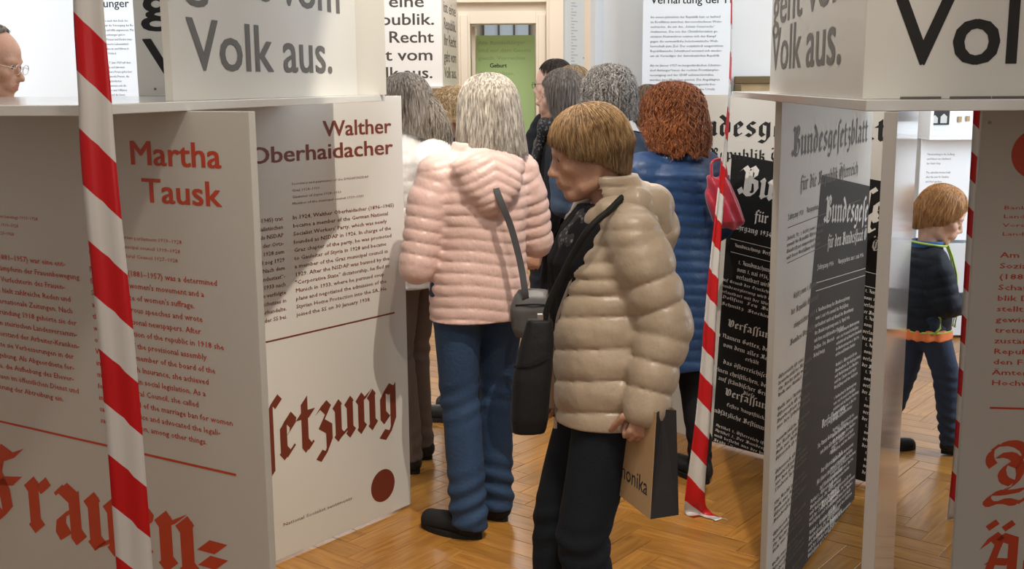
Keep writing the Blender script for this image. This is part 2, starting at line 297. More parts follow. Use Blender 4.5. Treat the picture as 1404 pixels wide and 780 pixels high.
# far wall with the doorway
DX0, DX1, DT = -.47, .30, 2.30
room_box('wall_far_left', -4.6, DX0, 13.5, 13.75, 0, 3.8, CREAM); room_box('wall_far_right', DX1, 4.6, 13.5, 13.75, 0, 3.8, CREAM); room_box('wall_far_top', DX0, DX1, 13.5, 13.75, DT, 3.8, CREAM)
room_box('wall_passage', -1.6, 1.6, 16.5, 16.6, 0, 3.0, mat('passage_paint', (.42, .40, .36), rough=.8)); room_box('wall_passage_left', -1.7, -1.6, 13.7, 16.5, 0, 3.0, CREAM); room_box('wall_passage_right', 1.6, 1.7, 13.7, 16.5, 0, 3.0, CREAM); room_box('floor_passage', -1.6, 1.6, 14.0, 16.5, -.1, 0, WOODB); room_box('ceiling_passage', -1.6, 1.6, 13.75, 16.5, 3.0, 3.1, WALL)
area('passage_light', (0, 15.2, 2.95), 1.0, 22, NEUT, (0, 15.2, 0), 1.0)
b = MB()
for (a, c) in ((DX0 - .14, DX0), (DX1, DX1 + .14)): b.box(a, c, 13.44, 13.5, 0, DT + .14); b.box(a + .03, c - .03, 13.42, 13.44, 0, DT + .10)
b.box(DX0, DX1, 13.44, 13.5, DT, DT + .14); b.box(DX0 - .2, DX1 + .2, 13.40, 13.5, DT + .24, DT + .32)
b.build('trim_2', CREAMT, bevel=.004)['kind'] = 'structure'
b = MB(); b.box(.42, .72, 13.30, 13.5, 0, 3.6); b.box(.45, .69, 13.27, 13.3, .2, 3.5); b.build('trim_3', CREAM, bevel=.006)['kind'] = 'structure'
dl = MB().box(-.04, .0, 0, .62, .02, DT - .02).build('door_1', CREAMT); dl.location = (DX0 + .05, 13.7, 0); dl['kind'] = 'structure'
# small window in the passage, seen through the doorway above the poster
wn = MB(); 
for k in range(4): wn.box(-.40 + k * .22, -.37 + k * .22, 16.40, 16.5, 1.9, 2.6)
wn.box(-.40, .29, 16.40, 16.5, 2.15, 2.18)
wf = wn.build('window_1', mat('dark_window_frame', (.06, .05, .045), rough=.6)); wf['kind'] = 'structure'
mesh('pane', [(-.37, 16.48, 1.9), (.26, 16.48, 1.9), (.26, 16.48, 2.6), (-.37, 16.48, 2.6)], [(0, 1, 2, 3)], mat('dusk_glass', (.30, .36, .42), rough=.1, emit=.35), wf)

# herringbone oak floor: boards near the camera one by one, the rest joined
OAK = bpy.data.materials.new('oak_parquet'); OAK.use_nodes = True
nt = OAK.node_tree; bs = nt.nodes['Principled BSDF']; L = nt.links.new
oi = nt.nodes.new('ShaderNodeNewGeometry'); ob = nt.nodes.new('ShaderNodeObjectInfo'); ad = nt.nodes.new('ShaderNodeMath'); ad.operation = 'ADD'; fr = nt.nodes.new('ShaderNodeMath'); fr.operation = 'FRACT'
L(oi.outputs['Random Per Island'], ad.inputs[0]); L(ob.outputs['Random'], ad.inputs[1]); L(ad.outputs[0], fr.inputs[0])
uvn = nt.nodes.new('ShaderNodeUVMap'); mp = nt.nodes.new('ShaderNodeMapping'); mp.inputs['Scale'].default_value = (1.2, 14, 1); nz = nt.nodes.new('ShaderNodeTexNoise'); nz.inputs['Scale'].default_value = 5; nz.inputs['Detail'].default_value = 6; nz.inputs['Distortion'].default_value = .6
cb = nt.nodes.new('ShaderNodeCombineXYZ'); L(fr.outputs[0], cb.inputs[2]); sc_ = nt.nodes.new('ShaderNodeVectorMath'); sc_.operation = 'SCALE'; sc_.inputs['Scale'].default_value = 37; L(cb.outputs[0], sc_.inputs[0])
va = nt.nodes.new('ShaderNodeVectorMath'); va.operation = 'ADD'; L(uvn.outputs[0], mp.inputs[0]); L(mp.outputs[0], va.inputs[0]); L(sc_.outputs[0], va.inputs[1]); L(va.outputs[0], nz.inputs['Vector'])
r1 = nt.nodes.new('ShaderNodeValToRGB'); e = r1.color_ramp.elements; e[0].color = (.26, .105, .018, 1); e[1].color = (.49, .235, .050, 1); e[0].position = .25; e[1].position = .75; L(nz.outputs['Fac'], r1.inputs[0])
r2 = nt.nodes.new('ShaderNodeMapRange'); r2.inputs['To Min'].default_value = .78; r2.inputs['To Max'].default_value = 1.12; L(fr.outputs[0], r2.inputs[0])
mx = nt.nodes.new('ShaderNodeMix'); mx.data_type = 'RGBA'; mx.blend_type = 'MULTIPLY'; mx.inputs['Factor'].default_value = 1; L(r1.outputs[0], mx.inputs['A']); L(r2.outputs[0], mx.inputs['B']); L(mx.outputs['Result'], bs.inputs['Base Color'])
bp = nt.nodes.new('ShaderNodeBump'); bp.inputs['Strength'].default_value = .08; bp.inputs['Distance'].default_value = .002; L(nz.outputs['Fac'], bp.inputs['Height']); L(bp.outputs[0], bs.inputs['Normal'])
bs.inputs['Roughness'].default_value = .30; bs.inputs['Coat Weight'].default_value = .25; bs.inputs['Coat Roughness'].default_value = .15
BW, BL = .095, .475
def plank_mesh():
    g = .0008; c = .0015; x0, x1, y0, y1 = g, BL - g, g, BW - g
    v = [(x0, y0, -.012), (x1, y0, -.012), (x1, y1, -.012), (x0, y1, -.012), (x0, y0, -c), (x1, y0, -c), (x1, y1, -c), (x0, y1, -c), (x0 + c, y0 + c, 0), (x1 - c, y0 + c, 0), (x1 - c, y1 - c, 0), (x0 + c, y1 - c, 0)]
    f = [(0, 1, 5, 4), (1, 2, 6, 5), (2, 3, 7, 6), (3, 0, 4, 7), (4, 5, 9, 8), (5, 6, 10, 9), (6, 7, 11, 10), (7, 4, 8, 11), (8, 9, 10, 11)]
    return v, f
pv, pf = plank_mesh(); pm = bpy.data.meshes.new('plank'); pm.from_pydata(pv, [], pf); pm.materials.append(OAK)
uvl = pm.uv_layers.new(name='UVMap')
for lp in pm.loops: q = pm.vertices[lp.vertex_index].co; uvl.data[lp.index].uv = (q.x, q.y)
planks = []; th0 = math.radians(52)
for i in range(-150, 150):
    for j in range(-40, 40):
        # classic herringbone lattice: pairs of boards at right angles
        for kind in (0, 1):
            ox = i * BW + j * BL; oy = i * BW - j * BL + 0
            x, y, rz = (ox, oy, 0) if kind == 0 else (ox + BW, oy + BW, PI / 2)
            if kind == 1: x = ox + BL + BW if False else ox; y = oy + BW; x = ox + BW
            px, py = x, y
            cx, cy = (x + BL / 2, y + BW / 2) if kind == 0 else (x - BW / 2, y + BL / 2)
            wx, wy = cx * math.cos(th0) - cy * math.sin(th0), cx * math.sin(th0) + cy * math.cos(th0) + 5
            if -4.6 < wx < 4.6 and -3.0 < wy < 14: planks.append((px, py, rz, wx, wy))
vis = [p for p in planks if 3.0 < p[4] < 7.05 and -.95 < p[3] < .50 * p[4] * 1.0 and abs(p[3] / p[4]) < .52]
def key(p): return p[4]
vis = sorted([p for p in vis if (p[3] / p[4] > -.26 and (p[3] / p[4] < .26 or p[3] / p[4] > .30))], key=key)[:300]
vs = set(id(p) for p in vis); ct, st = math.cos(th0), math.sin(th0)
for (x, y, rz, wx, wy) in vis:
    o = bpy.data.objects.new('plank', pm); COL.objects.link(o); o.location = (x * ct - y * st, x * st + y * ct + 5, 0); o.rotation_euler = (0, 0, th0 + rz); o.parent = floor
rest = [p for p in planks if id(p) not in vs]; V = []; Fc = []; UV = []
for (x, y, rz, wx, wy) in rest:
    k = len(V); c, s = math.cos(th0 + rz), math.sin(th0 + rz); X, Y = x * ct - y * st, x * st + y * ct + 5
    V += [(X + q[0] * c - q[1] * s, Y + q[0] * s + q[1] * c, q[2]) for q in pv[4:]]; Fc += [tuple(i - 4 + k for i in f) for f in pf[4:]]; 
om = mesh('plank_field', V, Fc, OAK, floor); om['kind'] = 'stuff'; me = om.data; u2 = me.uv_layers.new(name='UVMap'); n8 = len(pv) - 4
li = np.zeros(len(me.loops), dtype=np.int32); me.loops.foreach_get('vertex_index', li); base = np.array([(q[0], q[1]) for q in pv[4:]]); u2.data.foreach_set('uv', base[li % n8].astype(np.float32).ravel())

# ------------------------------------------------------------------ the two large tables of boards
BOARD = mat('white_board', (.60, .585, .545), rough=.38, bump=.03, bscale=30, coat=.12); SLAB = mat('white_gloss_board', (.64, .64, .62), rough=.16, coat=.5)
REDP = mat('red_print', (.56, .060, .018), rough=.5); BRN = mat('dark_red_print', (.15, .027, .013), rough=.5); INK = mat('black_print', (.020, .019, .018), rough=.5); GREYP = mat('grey_print', (.095, .088, .080), rough=.5); WPR = mat('white_print', (.72, .70, .66), rough=.5); SCREW = mat('screw_steel', (.2, .19, .18), rough=.4, metallic=1)
ST0, ST1, FT = 1.551, 1.570, 1.5505
def slab(name, label, corners, extra=None):
    n = len(corners); v = [(c[0], c[1], ST0) for c in corners] + [(c[0], c[1], ST1) for c in corners]
    o = mesh(name, v, [tuple(reversed(range(n))), tuple(range(n, 2 * n))] + [(i, (i + 1) % n, n + (i + 1) % n, n + i) for i in range(n)], SLAB)
    bv = o.modifiers.new('bevel', 'BEVEL'); bv.width = .0015; bv.segments = 2; return tag(o, label, 'table top', 'white table tops')
uL = Vector((.203, .979)); vL = Vector((-.979, .203)); A0 = Vector((-.745, 1.96)); S_ = 1.70
slab('table_top', 'white square table top on the left, level with the eyes, carried by the portrait panels', [A0, A0 + uL * S_, A0 + uL * S_ + vL * S_, A0 + vL * S_])
C1 = Vector((.600, 1.92)); C2 = Vector((.795, 4.10)); C3 = Vector((2.45, 3.95)); C4 = Vector((2.30, 1.77))
slab('table_top', 'white square table top on the right, above the gazette panels', [C1, C4, C3, C2])

# --- left: portrait panel in red
dM = Vector((.862, -.508)); pM1 = Vector((-.520, 2.255)); wM = 1.12
PM = Panel('display_panel', 'nearest white panel on the left with a portrait text in red lettering', pM1 - dM * wM, dM, wM, 0.012, FT, BOARD, group='portrait panels')
def place(p, px, py): return p.uv(px, py)
def line_to(p, lines, px, py, cap, sp, m, x1=None, **k):
    a = p.uv(px, py); wd = None
    if x1 is not None: b2 = p.uv(x1[0], x1[1]); wd = abs(b2[0] - a[0]); 
    return lettering(p.o, lines, a[0], a[1], cap, sp, width=wd, m=m, **k)
cap1 = .0535
a = PM.uv(177.7, 225.1); b2 = PM.uv(301.5, 229.4); lettering(PM.o, ['Martha'], a[0], a[1], cap1, bold=.022, width=b2[0] - a[0], m=REDP)
a = PM.uv(196, 276.3); b2 = PM.uv(305, 282.5); lettering(PM.o, ['Tausk'], a[0], a[1], cap1, bold=.022, width=b2[0] - a[0], m=REDP)
a = PM.uv(120, 318); b2 = PM.uv(248, 320); lettering(PM.o, ['Member of the Styrian parliament 1919–1928', 'Member of the municipal council 1919–1928', 'Member of the Federal Council 1927–1928'], a[0], a[1] - .008, .0085, .0205, width=b2[0] - a[0], m=REDP)
eng = ['Martha Tausk (1881–1957) was a determined', 'fighter for the women\'s movement and a', 'Styrian advocate of women\'s suffrage.', 'and held numerous speeches and wrote', 'the for international newspapers. After', 'was the foundation of the republic in 1918 she', 'of a member of the provisional assembly', 'Women was a member of the board of the', 'important health Insurance, she achieved', 'much progress in social legislation. As a', 'for of the Federal Council, she called', 'in for the repeal of the marriage ban for women', 'said in civil service and advocated the legali-', 'sation of abortion, among other things.']
a = PM.uv(123, 372); b2 = PM.uv(317, 580); lettering(PM.o, eng, a[0], a[1], .0135, .0273, bold=.014, width=b2[0] - a[0] + .005, m=REDP)
ger = ['Martha Tausk (1881–1957) war eine ent-', 'schiedene Vorkämpferin der Frauenbewegung', 'und engagierte Verfechterin des Frauen-', 'wahlrechts. Sie hielt zahlreiche Reden und', 'schrieb für internationale Zeitungen. Nach', 'der Republikgründung 1918 gehörte sie der', 'provisorischen steirischen Landesversamm-', 'lung an. Im Vorstand der Arbeiter-Kranken-', 'kasse bewirkte sie Verbesserungen in der', 'Sozialgesetzgebung. Als Abgeordnete for-', 'derte sie u. a. die Aufhebung des Ehever-', 'bots für Frauen im öffentlichen Dienst und', 'die Legalisierung der Abtreibung ein.']
b2 = PM.uv(119, 548); zz = PM.uv(60, 362)[1]; x0g = b2[0] - .425; lettering(PM.o, ger, x0g, zz, .0135, .0273, bold=.014, width=.432, m=REDP)
lettering(PM.o, ['Mitglied des Steiermärkischen Landtags 1919–1928', 'Mitglied des Gemeinderats 1919–1928', 'Mitglied des Bundesrats 1927–1928'], x0g, PM.uv(20, 300)[1], .0085, .0205, width=.300, m=REDP)
a = PM.uv(0, 577.5); b2 = PM.uv(324, 651); c = PM.uv(-60, 564); PM.rule((c[0], b2[1]), (b2[0], b2[1]), .0055, REDP)
# big blackletter word
a = PM.uv(-14, 706); b2 = PM.uv(303, 760); zb = PM.uv(215, 786)[1] + .016
blackletter(PM.o, ['Frauen-'], a[0], zb, .140, .2, REDP, width=b2[0] - a[0] + .02, hw=1.7, name='blackletter_title')
a = PM.uv(-5, 790); blackletter(PM.o, ['stimm'], a[0], zb - .30, .14, .2, REDP, hw=1.45)
# --- left: second portrait panel
dW = Vector((.6211, .7837)); pW1 = Vector((-.395, 4.111)); wW = 1.30
z_n = 1.5625
PW = Panel('display_panel', 'white panel behind the nearest left one, dark red lettering and a dark red dot', pW1 - dW * wW, dW, wW, .012, FT, BOARD, group='portrait panels', poly=[(0, .012), (wW, .012), (wW, z_n), (wW - .18, z_n), (wW - .18, FT), (0, FT)])
a = PW.uv(443.5, 187.5); b2 = PW.uv(537, 181); lettering(PW.o, ['Walther'], a[0], PW.uv(490, 184.5)[1] , .0545, bold=.022, width=b2[0] - a[0], m=BRN)
a = PW.uv(341, 226); b2 = PW.uv(538, 210); lettering(PW.o, ['Oberhaidacher'], a[0], PW.uv(440, 218)[1], .0545, bold=.022, width=b2[0] - a[0], m=BRN)
a = PW.uv(399.5, 252); b2 = PW.uv(505, 236); lettering(PW.o, ['Secretary and paymaster of the DNSAP/NSDAP', 'Graz 1924–1933', 'Gauleiter of Styria 1928–1933', 'Member of the municipal council 1929–1933'], a[0], PW.uv(400, 252)[1] - .004, .0085, .0218, width=b2[0] - a[0], m=BRN)
a = PW.uv(345, 258); lettering(PW.o, ['DNSAP/NSDAP'], a[0] - .10, a[1] - .004, .0085, width=.125, m=BRN)
engw = ['In 1924, Walther Oberhaidacher (1896–1945)', 'became a member of the German National', 'Socialist Workers\' Party, which was newly', 'founded as NSDAP in 1926. In charge of the', 'Graz chapter of the party, he was promoted', 'to Gauleiter of Styria in 1928 and became', 'a member of the Graz municipal council in', '1929. After the NSDAP was banned by the', '"Corporative State" dictatorship, he fled to', 'Munich in 1933, where he pursued coup', 'plans and negotiated the admission of the', 'Styrian Home Protection into the SA. He', 'joined the SS on 30 January 1938.']
a = PW.uv(401, 301); b2 = PW.uv(540, 280); lettering(PW.o, engw, a[0], a[1], .0140, .0273, bold=.014, width=b2[0] - a[0], m=BRN)
gw = ['Walther Oberhaidacher (1896–1945) trat', '1924 der Deutschen Nationalsozialistischen', 'Arbeiterpartei bei, die sich 1926 als NSDAP', 'neu gegründet hat. Als Leiter der Orts-', 'gruppe Graz wurde er 1928 zum', 'Gauleiter der Steiermark und zog 1929', 'in den Grazer Gemeinderat ein. Nach dem', 'Verbot im „Ständestaat“-', 'Regime floh er 1933 nach', 'München, wo er Putschpläne verfolgte', 'und die Aufnahme des Heimatschutzes in', 'die SA verhandelte.', 'Am 30. Jänner 1938 trat er der SS bei.']
a = PW.uv(344, 309); lettering(PW.o, gw, PW.uv(389, 330)[0], PW.uv(372, 304)[1], .0140, .0273, bold=.014, align='RIGHT', width=.40, m=BRN)
a = PW.uv(353, 471.5); b2 = PW.uv(541, 428.5); PW.rule((a[0] - .25, b2[1]), (b2[0], b2[1]), .0055, BRN)
a = PW.uv(262, 640); wbs = (PW.uv(544, 570)[0] - PW.uv(358, 600)[0]) * 66.8 / 48.6; b2 = PW.uv(546, 570); blackletter(PW.o, ['Beſetzung'], b2[0] - wbs, PW.uv(500, 592)[1], .148, .2, BRN, width=wbs, hw=1.5)
c = PW.uv(525, 665.5); PW.disc(c, .062, BRN)
a = PW.uv(388, 722); b2 = PW.uv(482, 686); lettering(PW.o, ['National Socialist sentiments'], a[0], a[1], .0125, width=b2[0] - a[0], m=BRN); a = PW.uv(372, 733); lettering(PW.o, ['Nationalsozialistische Gesinnung'], a[0], a[1] - .005, .0125, width=.30, align='RIGHT', m=BRN)

# --- upper boards
def upper(label, p0, d, w, lines, x0, zb, cap=.121, sp=.187, m=INK, z1=2.75, bold=.016, name='upper_panel', group='upper panels', bm=None):
    p = Panel(name, label, p0, d, w, ST1, z1, bm or BOARD, group=group)
    lettering(p.o, lines, x0, zb + sp * (len(lines) - 1), cap, sp, bold=bold, width=None, m=m)
    return p
L5 = ['Österreich', 'ist eine', 'Republik.', 'Ihr Recht', 'geht vom', 'Volk aus.']
dU = Vector((.203, .979)).normalized(); pU = dep(236, 100, 2.40).xy; wU = 1.16
PU = Panel('upper_panel', 'upper white panel on the left table top with grey lettering, receding to the right', pU, dU, wU, ST1, 2.75, BOARD, group='upper panels')
a = PU.uv(259, 95); b2 = PU.uv(456, 100); zc = PU.uv(270, 95.8)[1]; V_, F_ = font_mesh(['Volk aus.'], 1, 0, .016); wd = b2[0] - a[0]
sp_ = PU.uv(430, 12)[1] - PU.uv(430, 99)[1]
for k, t in enumerate(reversed(L5)):
    lettering(PU.o, [t], a[0], zc + sp_ * k, .118, bold=.016, width=None if k else wd, m=GREYP) if k == 0 else lettering(PU.o, [t], a[0], zc + sp_ * k, .118, bold=.016, width=wd * {'geht vom': 1.09, 'Ihr Recht': 1.03, 'Republik.': 1.06, 'ist eine': .86, 'Österreich': 1.2}[t], m=GREYP)
WDV = wd
pG = dep(188, 100, 3.72).xy; dG = Vector((.979, -.203))
PG = Panel('upper_panel', 'upper beige-white panel at the back of the left table top with black lettering', pG, dG, .42, ST1, 2.75, BOARD, group='upper panels')
a = PG.uv(199, 95)
for k, t in enumerate(reversed(L5)): lettering(PG.o, [t], a[0], PG.uv(205, 101.5)[1] + sp_ * k, .118, bold=.02, width=WDV * {'Volk aus.': 1, 'geht vom': 1.09, 'Ihr Recht': 1.03, 'Republik.': 1.06, 'ist eine': .86, 'Österreich': 1.2}[t], m=INK)
a = PG.uv(213, 122); b = MB(); b.tube([(a[0], -.002, a[1]), (a[0], .002, a[1])], .004, 10).build('screw', SCREW, PG.o)
pS = dep(482, 100, 3.545).xy; PS = Panel('upper_panel', 'plain narrow upper panel at the far right corner of the left table top', pS, Vector((.72, .28)), .11, ST1, 2.75, BOARD, group='upper panels')
# right table: side and front boards
dA = Vector((.087, .996)); q1 = dep(1181, 100, 2.02).xy; wA = 1.30
dA = Vector((-.0, 1)); 
far = dep(1056, 100, 3.32).xy; dA = (Vector(q1) - Vector(far)).normalized(); wA = (Vector(q1) - Vector(far)).length
PA = Panel('upper_panel', 'upper white panel along the side of the right table top, grey lettering', far, dA, wA, ST1, 2.75, BOARD, group='upper panels')
a = PA.uv(1058, 94); b2 = PA.uv(1153, 90); zc = PA.uv(1100, 92)[1]; wd = b2[0] - a[0]
for k, t in enumerate(reversed(L5)): lettering(PA.o, [t], a[0], zc + (PA.uv(1100, 20)[1] - zc if k == 1 else sp_ * k), .118, bold=.016, width=wd * {'Volk aus.': 1, 'geht vom': 1.09, 'Ihr Recht': 1.03, 'Republik.': 1.06, 'ist eine': .86, 'Österreich': 1.2}[t], m=GREYP)
pB = dep(1184, 100, 2.00).xy; PB = Panel('upper_panel', 'upper white panel on the right facing the camera with large black lettering', pB, Vector((1, -.06)), 1.35, ST1, 2.75, BOARD, group='upper panels')
a = PB.uv(1226, 86.5); zc = PB.uv(1300, 87)[1]; wv = (PB.uv(1373, 87)[0] - a[0])
V_, F_ = font_mesh(['Vo'], 1, 0, .02); kx = wv / (V_[:, 0].max() - V_[:, 0].min()); V2, _ = font_mesh(['Volk aus.'], 1, 0, .02); wdB = kx * (V2[:, 0].max() - V2[:, 0].min())
capB = PB.uv(1253, -8)[1] - zc
for k, t in enumerate(reversed(L5)): lettering(PB.o, [t], a[0], zc + sp_ * k, capB, bold=.02, width=wdB * {'Volk aus.': 1, 'geht vom': 1.09, 'Ihr Recht': 1.03, 'Republik.': 1.06, 'ist eine': .86, 'Österreich': 1.2}[t], m=INK)
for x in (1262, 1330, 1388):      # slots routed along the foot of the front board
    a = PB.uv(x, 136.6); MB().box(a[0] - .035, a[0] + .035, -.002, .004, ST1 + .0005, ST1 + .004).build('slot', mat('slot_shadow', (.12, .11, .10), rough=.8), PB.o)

# --- right: gazette panels
dF = Vector((.5, .866)); pF0 = Vector((.752, 3.150)); wF = 1.135
PF = Panel('display_panel', 'white gazette panel with a tilted black sheet printed on it, near edge standing free', pF0, dF, wF, .012, FT, BOARD, group='gazette panels')
a = PF.uv(1085, 217); b2 = PF.uv(1189, 195); DK = mat('dark_grey_print', (.060, .055, .050), rough=.5)
blackletter(PF.o, ['Bundesgeſetzblatt'], a[0], PF.uv(1140, 205)[1], .062, .1, DK, width=b2[0] - a[0], hw=1.3)
a = PF.uv(1097, 262); b2 = PF.uv(1176, 240); blackletter(PF.o, ['für die Republik Öſterreich'], a[0], PF.uv(1135, 251)[1], .032, .1, DK, width=b2[0] - a[0], hw=1.2)
a = PF.uv(1080, 302); blackletter(PF.o, ['Jahrgang 1920     Ausgegeben'], a[0], a[1], .013, .03, DK, width=.33)
for (x0, y0) in ((1080, 312.4), (1079, 361)): a = PF.uv(x0, y0); PF.rule(a, (a[0] + .9, a[1]), .0025, DK)
BT1 = ['Inhalt. Nr. 1: Geſetz vom 1. Oktober', 'womit die Republik Öſterreich als', 'Bundesſtaat eingerichtet wird', 'und deren Verfaſſung beſtimmt']
a = PF.uv(1079, 330); blackletter(PF.o, BT1, a[0], a[1], .0085, .019, DK, width=.42)
col = [('1.', .3), ('Geſetz vom 1. Oktober', .8), ('der Republik Öſterreich', .9), ('eingerichtet wird', .7), ('Bundes-Verfaſſung', .9), ('Die Nationalverſammlung', 1), ('hat beſchloſſen', .7), ('Erſtes Hauptſtück', .8), ('Allgemeine Beſtimmungen', 1)]
x_ = PF.uv(1066, 400)[0]
body1 = ['Öſterreich iſt eine', 'demokratiſche Republik', 'Ihr Recht geht vom', 'Volk aus Artikel zwei', 'Öſterreich iſt ein', 'Bundesſtaat gebildet', 'aus den ſelbſtändigen', 'Ländern des Bundes']
zz = PF.uv(1070, 420)[1]
for k in range(4): blackletter(PF.o, [col[k + 1][0]], x_ + .30, zz - k * .047, .0135, .03, DK, align='CENTER', width=.34 * col[k + 1][1])
for k in range(11): blackletter(PF.o, body1[(k * 3) % 5:(k * 3) % 5 + 4], x_ + .04, zz - .22 - k * .098, .0085, .0185, DK, width=.36)
# tilted black sheet, printed flat on the board
sh = [PF.uv(1126.5, 240), PF.uv(1191, 256), PF.uv(1171.8, 686.5), PF.uv(1103, 779)]; ex = (wF - .0005, PF.uv(1190, 256)[1]); exb = (wF - .0005, .013)
lo_ = (PF.uv(1078, 770)[0] - .03, .013)
PF.quad([PF.uv(1126.5, 240), ex, exb, lo_], mat('charcoal_print', (.032, .029, .026), rough=.6, spec=.25), 'printed_sheet', y=-.0004)
rt = -.105
a = PF.uv(1129, 306); b2 = PF.uv(1196, 352)
blackletter(PF.o, ['Bundesgeſe'], a[0], a[1], .062, .1, WPR, width=wF - a[0] - .01, rot=-.10, hw=1.3, y=-.0011)
a = PF.uv(1134, 341); blackletter(PF.o, ['für den Bundesſtaat Ö'], a[0], a[1], .032, .1, WPR, width=wF - a[0] - .02, rot=-.07, y=-.0011)
a = PF.uv(1120, 370); blackletter(PF.o, ['Jahrgang 1934      Ausgegeben am 1. Mai 1934'], a[0], a[1], .012, .03, WPR, width=wF - a[0] - .05, rot=-.07, y=-.0011)
for (x0, y0) in ((1118.9, 387.8), (1118, 399)): a = PF.uv(x0, y0); PF.rule(a, (wF - .01, a[1] - .075 * (wF - a[0])), .0022, WPR, 'white_rule').location.y = -.0005
BT2 = ['1. Kundmachung der Bundesregierung', 'vom 1. Mai 1934 womit die Verfaſſung', 'verlautbart wird auf Grund der Verordnung', 'der Bundesregierung vom 24. April 1934', 'mit dem nachſtehenden Wortlaut']
wcol = .40
a = PF.uv(1116, 430)
blackletter(PF.o, BT2 + ['Dollfuß  Fey  Buresch', 'Schuſchnigg'], a[0] + .02, a[1], .0095, .0245, WPR, width=.52, rot=-.07, y=-.0011)
a = PF.uv(1123, 570); 
for t, zo, xh, wd2 in (('Verfaſſung 1934.', 0, .022, .34), ('Im Namen Gottes, des Allmächtigen,', -.06, .012, .42), ('von dem alles Recht ausgeht,', -.09, .012, .34), ('erhält', -.12, .012, .08), ('das öſterreichiſche Volk', -.16, .012, .30), ('für ſeinen chriſtlichen, deutſchen', -.19, .012, .40), ('auf ſtändiſcher Grundlage', -.22, .012, .32), ('dieſe', -.25, .012, .06), ('Verfaſſung.', -.30, .022, .26), ('Erſtes Hauptſtück', -.35, .011, .2), ('Grundſätzliche Beſtimmungen', -.39, .013, .36)):
    x = PF.uv(1132, 560)[0] + .12; z0 = PF.uv(1133, 600)[1] + .04
    blackletter(PF.o, [t], x, z0 + zo, xh, .03, WPR, align='CENTER', width=wd2, rot=-.07, y=-.0011)
b3 = ['Artikel 1. Öſterreich iſt ein', 'Bundesſtaat. Die Geſetzgebung', 'und Vollziehung des Bundes', 'und der Länder nach dieſer', 'Verfaſſung und den Geſetzen']
for k in range(2): blackletter(PF.o, b3, PF.uv(1108, 700)[0] + .02, PF.uv(1120, 680)[1] - .0 - k * .11, .0095, .02, WPR, width=.42, rot=-.07, y=-.0011)
for k in range(9): blackletter(PF.o, b3 if k % 2 else BT2, wF - .40, PF.uv(1170, 440)[1] - k * .118, .0085, .020, WPR, width=.38, rot=-.07, y=-.0011)

dK = Vector((.7034, -.7108)); pK0 = Vector((.689, 5.057)); wK = 1.16
PK = Panel('display_panel', 'black and white gazette panel standing behind the red and white tape', pK0, dK, wK, .012, FT, BOARD, group='gazette panels')
a = PK.uv(930, 187); 
x1_ = PK.uv(1063, 188)[0]; xn = PK.uv(958, 187)[0]
blackletter(PK.o, ['Bundesgeſetzblatt'], xn - .155, PK.uv(1010, 187.5)[1], .064, .1, INK, width=1.08, hw=1.35)
a = PK.uv(960, 218); blackletter(PK.o, ['für die Republik Öſterreich'], a[0] - .19, PK.uv(1005, 219)[1], .033, .1, INK, width=.86, hw=1.2)
a = PK.uv(978, 243); blackletter(PK.o, ['Ausgegeben am 10. November'], a[0] - .1, a[1], .014, .03, INK, width=.40); a = PK.uv(945, 249); PK.rule(a, (a[0] + .6, a[1]), .0025, INK)
tl = PK.uv(1003.5, 211); tr = PK.uv(1067, 222.5); sl = (tr[1] - tl[1]) / (tr[0] - tl[0]); bl = PK.uv(976, 609)
PK.quad([(tl[0], tl[1]), (wK - .0005, tl[1] + sl * (wK - tl[0])), (wK - .0005, .013), (bl[0], .013)], mat('black_sheet_print', (.010, .010, .010), rough=.6, spec=.2), 'printed_sheet')
rk = math.atan(sl)
def KT(t, px, py, xh, wd=None, al='LEFT', hw=1.22, sp=.03, r=None):
    a = PK.uv(px, py); return blackletter(PK.o, t if isinstance(t, list) else [t], a[0], a[1], xh, sp, WPR, align=al, width=wd, rot=rk if r is None else r, y=-.0011, hw=hw)
KT('Bundesgeſetz', 1012, 266, .088, None, hw=1.5)
KT('für den Bundes', 1034, 303, .034)
KT('Jahrgang 1934', 1003, 313, .018, .20); 
for (x0, y0) in ((1002, 327), (1002, 345)): a = PK.uv(x0, y0); PK.rule(a, (wK - .01, a[1] + sl * (wK - a[0])), .0022, WPR, 'white_rule').location.y = -.0005
KT('Kundmachung: Verfaſſung 1934', 1007, 338, .011, .28)
KT(['1. Kundmachung der Bundes-', 'vom 1. Mai 1934, womit', 'verlautbart wird.'], 1012, 362, .014, .30, sp=.032)
KT(['Auf Grund der Ermächtigung der', 'Bundesregierung wird die Verfaſſung', 'verlautbart mit der Wirkung'], 988, 384, .0095, .40, sp=.026)
KT(['Dollfuß  Fey  Buresch', 'Schmitz  Stockinger'], 990, 408, .010, .32, sp=.03)
for t, x, y, xh, wd2 in (('Verfaſſung', 1030, 457, .024, .25), ('Im Namen Gottes, des All-', 1024, 473, .014, .36), ('von dem alles Recht', 1027, 486, .014, .27), ('erhält', 1031, 497, .012, .07), ('das öſterreichiſche', 1024, 509, .014, .25), ('für ſeinen chriſtlichen, deutſchen', 1020, 521, .014, .42), ('auf ſtändiſcher Grund', 1022, 533, .014, .29), ('dieſe', 1027, 543, .012, .06), ('Verfaſſung.', 1027, 553, .024, .26), ('Erſtes Hauptſtück.', 1022, 566, .012, .2), ('Grundſätzliche Beſtimmungen', 1018, 579, .015, .40)): KT(t, x, y, xh, wd2, 'CENTER')
KT(['Artikel 1. Öſterreich iſt ein Bundesſtaat', 'Artikel 2. Der Bundesſtaat iſt ſtändiſch', 'und beſteht aus der bundesunmittelbaren', 'Stadt Wien und den Ländern: Burgenland,', 'Kärnten, Niederöſterreich, Salzburg'], 981, 584, .0095, .50, sp=.0235)
